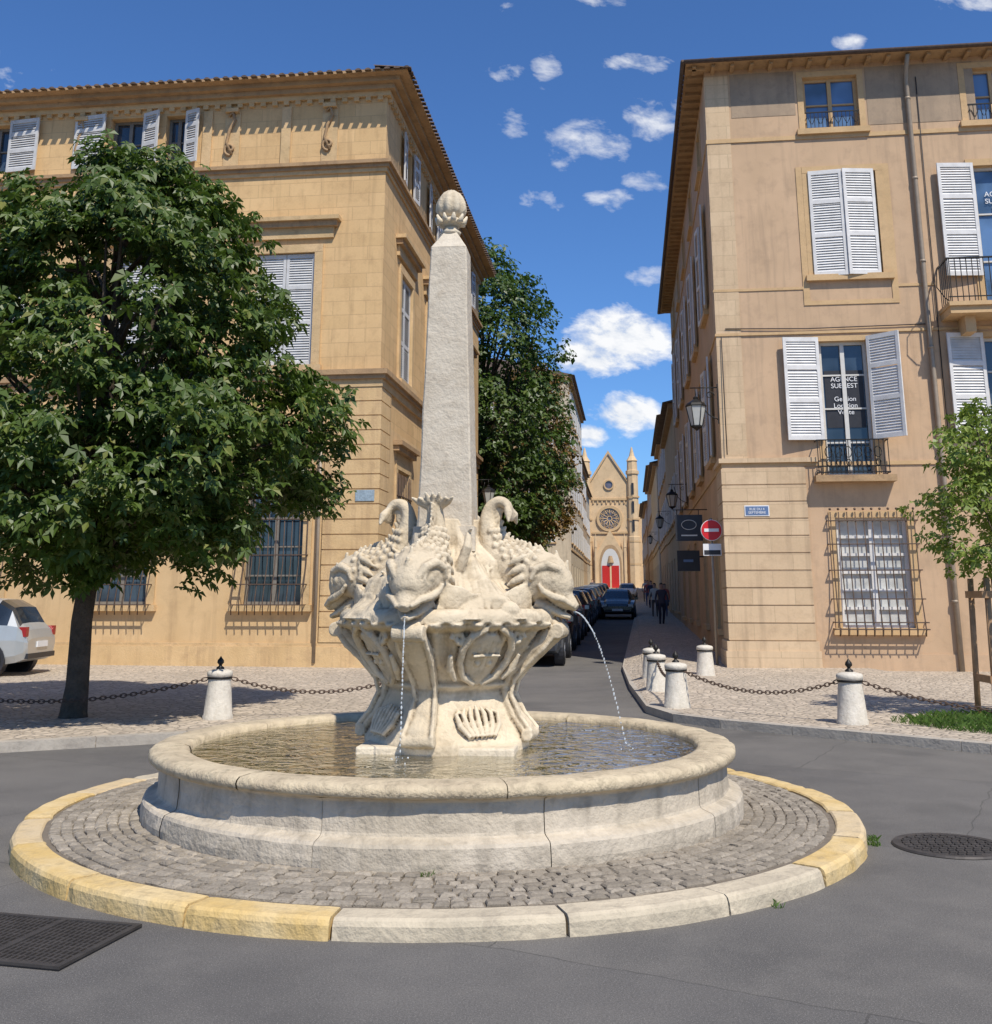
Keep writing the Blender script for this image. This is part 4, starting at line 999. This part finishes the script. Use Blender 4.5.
def tufts(name,spots):
    m=MB()
    for (x,y,z,r,n,h) in spots:
        for k in range(n):
            a=R.uniform(0,6.28); q=r*math.sqrt(R.random()); X,Y_=x+q*math.cos(a),y+q*math.sin(a); b=R.uniform(0,6.28); hh=h*R.uniform(.4,1.2); l=R.uniform(.2,1.3)*hh; w_=.004
            m.add([(X-w_*math.sin(b),Y_+w_*math.cos(b),z),(X+w_*math.sin(b),Y_-w_*math.cos(b),z),(X+l*.4*math.cos(b),Y_+l*.4*math.sin(b),z+hh*.7),(X+l*math.cos(b),Y_+l*math.sin(b),z+hh)],[(0,1,2),(2,1,3)],'grassm')
    m.build(name,recalc=False)
tufts('grass',[(6.1,13.6,.09,1.0,2600,.11),(5.4,13.9,.09,.5,500,.07),(7.2,13.2,.09,.9,1800,.11)])
tufts('weeds',[(FX+3.04*math.cos(rad(a)),FY+3.04*math.sin(rad(a)),.0,.04,n,.035) for a,n in ((-18,50),(-15,50),(-52,16))]+[(FX+2.22*math.cos(rad(a)),FY+2.22*math.sin(rad(a)),.11,.04,n,.03) for a,n in ((-90,30),)])

# ---------------------------------------------------------------- trees
def interp(tab,z):
    if z<=tab[0][0]: return tab[0][1]
    for (a,b),(c,d) in zip(tab[:-1],tab[1:]):
        if z<=c: return b+(d-b)*(z-a)/(c-a)
    return tab[-1][1]
def leaves(m,c,nrm,size,n,mat,rr,wid=.3):
    nrm=nrm.normalized(); a=nrm.cross(Vector((rr.uniform(-1,1),rr.uniform(-1,1),rr.uniform(-1,1)))).normalized(); b=nrm.cross(a)
    spread=4.6 if n>2 else 6.28; st=rr.uniform(0,6.28)
    for k in range(n):
        th=st+spread*(k/(max(n-1,1))-.5) if n>2 else st+k*2.6
        L=size*(1-.35*abs(k/(max(n-1,1))-.5)*2 if n>2 else rr.uniform(.8,1.2)); d=a*math.cos(th)+b*math.sin(th); s_=nrm.cross(d)*(L*wid)
        dn=Vector((0,0,-1))*L*.35
        p1=c+d*L*.6; p2=c+d*L+dn
        m.add([tuple(c),tuple(p1+s_),tuple(p2),tuple(p1-s_)],[(0,1,2,3)],mat)
def tree(name,x,y,z0,tab,ncl,per,clr,size,nl,mats,trunk_r,seed,trunk_top,squash=1.0,wid=.3,shell=.5,lean=(0,0),bottom=0):
    rr=random.Random(seed); e=empty(name,(x,y,z0)); T=MB(); L=MB()
    zl,zh=tab[0][0],tab[-1][0]
    T.tube([(0,0,-.15),(0,0,.05),(.02,0,.4),(.0,.02,1.2),(lean[0]*.5,lean[1]*.5,trunk_top)],[trunk_r*1.6,trunk_r*1.2,trunk_r,trunk_r*.92,trunk_r*.85],12,'bark')
    clumps=[]
    while len(clumps)<ncl:
        z=rr.uniform(zl,zh); Rz=interp(tab,z)
        if rr.random()>(Rz/max(b for a,b in tab))**1.2+.06: continue
        th=rr.uniform(0,6.283); q=(shell+(1-shell)*math.sqrt(rr.random()))
        lob=1+.22*mn.noise(Vector((math.cos(th)*1.6+seed,math.sin(th)*1.6,z*.55)))
        r=max(0,Rz*q*lob-clr*.35); clumps.append(Vector((lean[0]+r*math.cos(th),lean[1]+r*math.sin(th)*squash,z)))
    for k in range(bottom):
        th=rr.uniform(0,6.283); z=rr.uniform(zl+.25,zl+2.2); r=interp(tab,z)*.7*math.sqrt(rr.random()); clumps.append(Vector((lean[0]+r*math.cos(th),lean[1]+r*math.sin(th),z)))
    for i,c in enumerate(clumps):
        if i%5==0:
            b=Vector((lean[0]*.4,lean[1]*.4,rr.uniform(trunk_top*.8,max(trunk_top,min(c.z,zh*.8))))); mid=(b+c)/2+Vector((0,0,.25))
            T.tube([tuple(b),tuple(mid),tuple(c)],[trunk_r*.35,trunk_r*.2,.012],6,'bark')
        cr=clr*rr.uniform(.65,1.25); mt=rr.choice(mats)
        for k in range(int(per*(cr/clr)**2)):
            v=Vector((rr.gauss(0,1),rr.gauss(0,1),rr.gauss(0,1))).normalized(); q=cr*(rr.random()**.45)
            p=c+Vector((v.x*q,v.y*q,v.z*q*.75)); ax=Vector((p.x-lean[0],p.y-lean[1],0))
            if ax.length>.01: ax.normalize()
            nrm=Vector((0,0,.8))+ax*.5+Vector((rr.gauss(0,.45),rr.gauss(0,.45),rr.gauss(0,.3)))
            leaves(L,p,nrm,size*rr.uniform(.7,1.25),nl,mt,rr,wid)
    T.tube([(lean[0]*.5,lean[1]*.5,trunk_top-.05),(lean[0],lean[1],(trunk_top+zh)/2),(lean[0],lean[1],zh*.93)],[trunk_r*.8,trunk_r*.45,.02],8,'bark')
    T.build('trunk_and_limbs',e); L.build('foliage',e,recalc=False)
tabA=[(1.85,1.6),(2.2,2.7),(3.2,3.4),(4.4,3.1),(5.6,2.5),(6.6,1.85),(7.3,1.2),(7.8,.4)]
tree('chestnut_tree',-5.45,14.5,.1,tabA,330,54,.46,.145,5,['leafA'],.145,3,1.9,shell=.42,lean=(.12,0),bottom=55,wid=.28)
tabB=[(3.6,1.8),(5,3.2),(8,3.7),(12,3.6),(14.8,2.6),(16.6,.9)]
tree('garden_tree',-.6,46.0,gz(46),tabB,260,44,.85,.24,3,['leafB'],.25,5,4.5,shell=.5,wid=.4,bottom=20)
tabC=[(3.4,1.6),(5,2.5),(8,2.8),(11,2.5),(13.0,1.6),(14.0,.5)]
tree('garden_tree',1.9,57.0,gz(57),tabC,150,40,.8,.24,3,['leafC','leafB','leafC'],.22,8,4.3,shell=.45,wid=.4,bottom=10)
tree('garden_tree',1.2,68.0,gz(68),[(3,1.5),(5,2.8),(8,3.1),(11,2.6),(12.5,.7)],110,40,.85,.28,3,['leafB','leafC'],.22,9,4,shell=.5,wid=.38)
tabD=[(1.7,.5),(2.1,1.0),(2.9,1.15),(3.6,.95),(4.2,.35)]
tree('young_tree',6.7,14.3,.1,tabD,85,24,.30,.10,4,['leafD'],.035,12,1.8,shell=.3,wid=.36,bottom=8)
e=empty('tree_stakes',(6.7,14.3,.1)); m=MB()
for (x,y) in ((-.42,-.25),(.42,-.25),(0,.45),(-.42,.25)): m.tube([(x*1.08,y*1.08,-.1),(x*.95,y*.95,1.75)],.04,8,'wood')
for z in (.45,1.5): m.box(-.5,.5,-.30,-.26,z,z+.09,'wood'); m.box(-.46,-.42,-.26,.3,z,z+.09,'wood')
m.build('posts',e)

# ---------------------------------------------------------------- cars
def car(name,x,y,head,paint,L=4.0,W=1.7,H=1.46):
    e=empty(name,(x,y,gz(y)+(0.10 if name=='hatchback_car' else 0)),head); k=H/1.46; w_=W/1.7
    st=[(0,.42,.66,.70,.70,.62),(.015,.32,.80,.86,.77,.66),(.05,.27,.92,.98,.81,.66),(.10,.24,.95,1.28,.83,.62),(.17,.22,.96,1.42,.845,.58),(.33,.20,.95,1.46,.85,.58),(.355,.20,.95,1.46,.85,.58),(.52,.20,.93,1.45,.85,.58),(.54,.20,.93,1.44,.85,.58),(.62,.20,.92,1.34,.85,.58),(.76,.22,.90,.97,.84,.64),(.88,.24,.80,.85,.82,.62),(.96,.28,.68,.72,.77,.58),(1,.36,.56,.60,.66,.5)]
    m=MB(); rings=[]
    for (t_,zl,zb,zt,wb,wt) in st:
        X=(t_-.5)*L; wb*=w_; wt*=w_; h=[(wb*.93,zl),(wb,zl+.13),(wb*1.01,(zl+zb)/2+.08),(wb*.985,zb),(wt+.02,max(zb+.01,zt-.06)),(wt*.86,zt),(wt*.4,zt+.015)]
        ring=[(X,y_,z*k) for y_,z in h]+[(X,-y_,z*k) for y_,z in reversed(h)]; rings.append(ring)
    n=14; vs=[p for r in rings for p in r]
    for i in range(len(rings)-1):
        for j in range(n):
            l=(j+1)%n; mat=paint
            side=j in (3,9); top=j in (4,5,6,7,8)
            if side and i in (3,4,6,8): mat='carglass'
            if top and i in (9,): mat='carglass'
            if top and i in (2,3): mat='carglass'
            m.add([vs[i*n+j],vs[i*n+l],vs[(i+1)*n+l],vs[(i+1)*n+j]],[(0,1,2,3)],mat,False)
    m.add(rings[0],[tuple(range(n))],paint); m.add(rings[-1],[tuple(range(n))[::-1]],paint)
    def cyl(X,y0,y1,r,mat,z=.31,sg=24):
        vs=[(X+r*math.cos(2*math.pi*q/sg),yy,z+r*math.sin(2*math.pi*q/sg)) for yy in (y0,y1) for q in range(sg)]
        m.add(vs,[tuple(range(sg)),tuple(range(sg,2*sg))[::-1]]+[(q,(q+1)%sg,sg+(q+1)%sg,sg+q) for q in range(sg)],mat)
    for X in (-L*.31,L*.32):
        for sy in (-1,1):
            a=.855*w_; cyl(X,sy*(a-.2),sy*(a+.012),.37,'dark'); cyl(X,sy*(a-.2),sy*(a+.03),.31,'tyre'); cyl(X,sy*(a),sy*(a+.04),.19,'hub')
            for q in range(5):
                an=q*1.2566; m.box(-.02,.02,0,.006,.03,.17,'dark',tf=lambda p,q_,r_,an=an,X=X,sy=sy,a=a:(X+p*math.cos(an)-r_*math.sin(an),sy*(a+.041+q_),.31+p*math.sin(an)+r_*math.cos(an)))
    for sy in (-1,1):
        m.box(-L/2+.03,-L/2+.17,sy*.64*w_,sy*.775*w_,.74*k,.92*k,'lampr'); m.box(L/2-.22,L/2-.045,sy*.50*w_,sy*.74*w_,.56*k,.70*k,'lampw')
        m.box(L*.12,L*.17,sy*.86*w_,sy*1.0*w_,.93*k,1.05*k,paint)
        m.box(-L*.10,-L*.06,sy*.862*w_,sy*.875*w_,.80*k,.82*k,'dark'); m.box(L*.02,L*.025,sy*.858*w_,sy*.866*w_,.3,.9*k,'dark')
    m.box(-L/2-.015,-L/2+.05,-.7*w_,.7*w_,.34,.44,'dark'); m.box(L/2-.06,L/2+.012,-.6*w_,.6*w_,.32,.44,'dark')
    m.box(-L/2-.022,-L/2-.0,-.26,.26,.55,.66,'signw'); m.box(L/2+.012,L/2+.02,-.26,.26,.38,.48,'signw')
    m.build('car_body',e)
car('hatchback_car',-11.1,22.3,rad(181),'silver',3.9,1.65,1.5)
hd=rad(83)
def slot(y,off): return Lx(y)+off
for (y,p,H) in ((28.0,'grey',1.5),(33.4,'black',1.48),(38.6,'silver',1.5),(43.8,'black',1.55),(49,'grey',1.46),(54.2,'white',1.5),(60,'black',1.5),(66,'grey',1.5),(72,'silver',1.5),(80,'black',1.5),(90,'grey',1.5)):
    car('parked_car',slot(y,3.2),y,hd,p,4.1,1.7,H)
car('sedan_car',6.2,56,hd+math.pi,'black',4.3,1.75,1.44)
car('parked_car',Lx(102)+5.4,102,hd+math.pi,'white',4.3,1.75,1.44)

# ---------------------------------------------------------------- people
def mat_person(name,top,bot,hair):
    m,t,p,tc=newmat(name); sp=t.node('ShaderNodeSeparateXYZ'); t.l.new(tc.outputs['Object'],sp.inputs[0])
    z=sp.outputs[2]; col=t.mix(t.math('GREATER_THAN',z,.07),(.03,.03,.03),bot); col=t.mix(t.math('GREATER_THAN',z,.92),col,top)
    col=t.mix(t.math('GREATER_THAN',z,1.46),col,(.55,.34,.25)); col=t.mix(t.math('GREATER_THAN',z,1.66),col,hair)
    t.put(p.inputs['Base Color'],col); p.inputs['Roughness'].default_value=.8; return m
def person(x,y,rot,mat,sc=1):
    J=[((0,0,.95),.13),((0,0,1.12),.12),((0,0,1.34),.15),((0,0,1.47),.06),((0,.01,1.56),.085),((0,.01,1.66),.09),((0,.0,1.73),.05),
       ((-.18,0,1.39),.06),((-.24,.04,1.12),.045),((-.23,-.08,.88),.032),((-.23,-.11,.80),.035),((.18,0,1.39),.06),((.24,-.03,1.12),.045),((.23,-.14,.90),.032),((.23,-.17,.82),.035),
       ((-.10,0,.86),.095),((-.10,-.12,.50),.065),((-.10,-.04,.09),.045),((-.10,-.17,.04),.04),((.10,0,.86),.095),((.10,.08,.50),.065),((.10,.22,.12),.045),((.10,.12,.05),.04)]
    E=[(0,1),(1,2),(2,3),(3,4),(4,5),(5,6),(2,7),(7,8),(8,9),(9,10),(2,11),(11,12),(12,13),(13,14),(0,15),(15,16),(16,17),(17,18),(0,19),(19,20),(20,21),(21,22)]
    me=bpy.data.meshes.new('pedestrian'); me.from_pydata([j[0] for j in J],E,[]); ob=bpy.data.objects.new('pedestrian',me); scene.collection.objects.link(ob)
    sk=ob.modifiers.new('skin','SKIN')
    try:
        for i,j in enumerate(J): me.skin_vertices[0].data[i].radius=(j[1],j[1]*.85)
        me.skin_vertices[0].data[0].use_root=True
    except Exception as ex:
        print('skin',ex)
    sb=ob.modifiers.new('sub','SUBSURF'); sb.levels=2; sb.render_levels=2; sk.use_smooth_shade=True
    me.materials.append(mat); ob.location=(x,y,gz(y)+.10); ob.rotation_euler=(0,0,rot); ob.scale=(sc,)*3
p1=mat_person('clothes_dark',(.06,.06,.09),(.03,.03,.05),(.04,.025,.02)); p2=mat_person('clothes_red',(.45,.10,.08),(.08,.10,.18),(.10,.06,.03)); p3=mat_person('clothes_light',(.6,.58,.52),(.10,.09,.08),(.05,.03,.02))
person(Rx(44)-.9,44,.1,p1); person(Rx(52)-1.0,52,3.0,p3,.97); person(Rx(53)-.5,53,3.1,p2,.95); person(Rx(72)-1,72,0,p2); person(Rx(66)-.9,66,0,p1); person(Rx(84)-1.0,84,3,p3); person(Lx(95)+2.4,95,0,p1)
print('done')
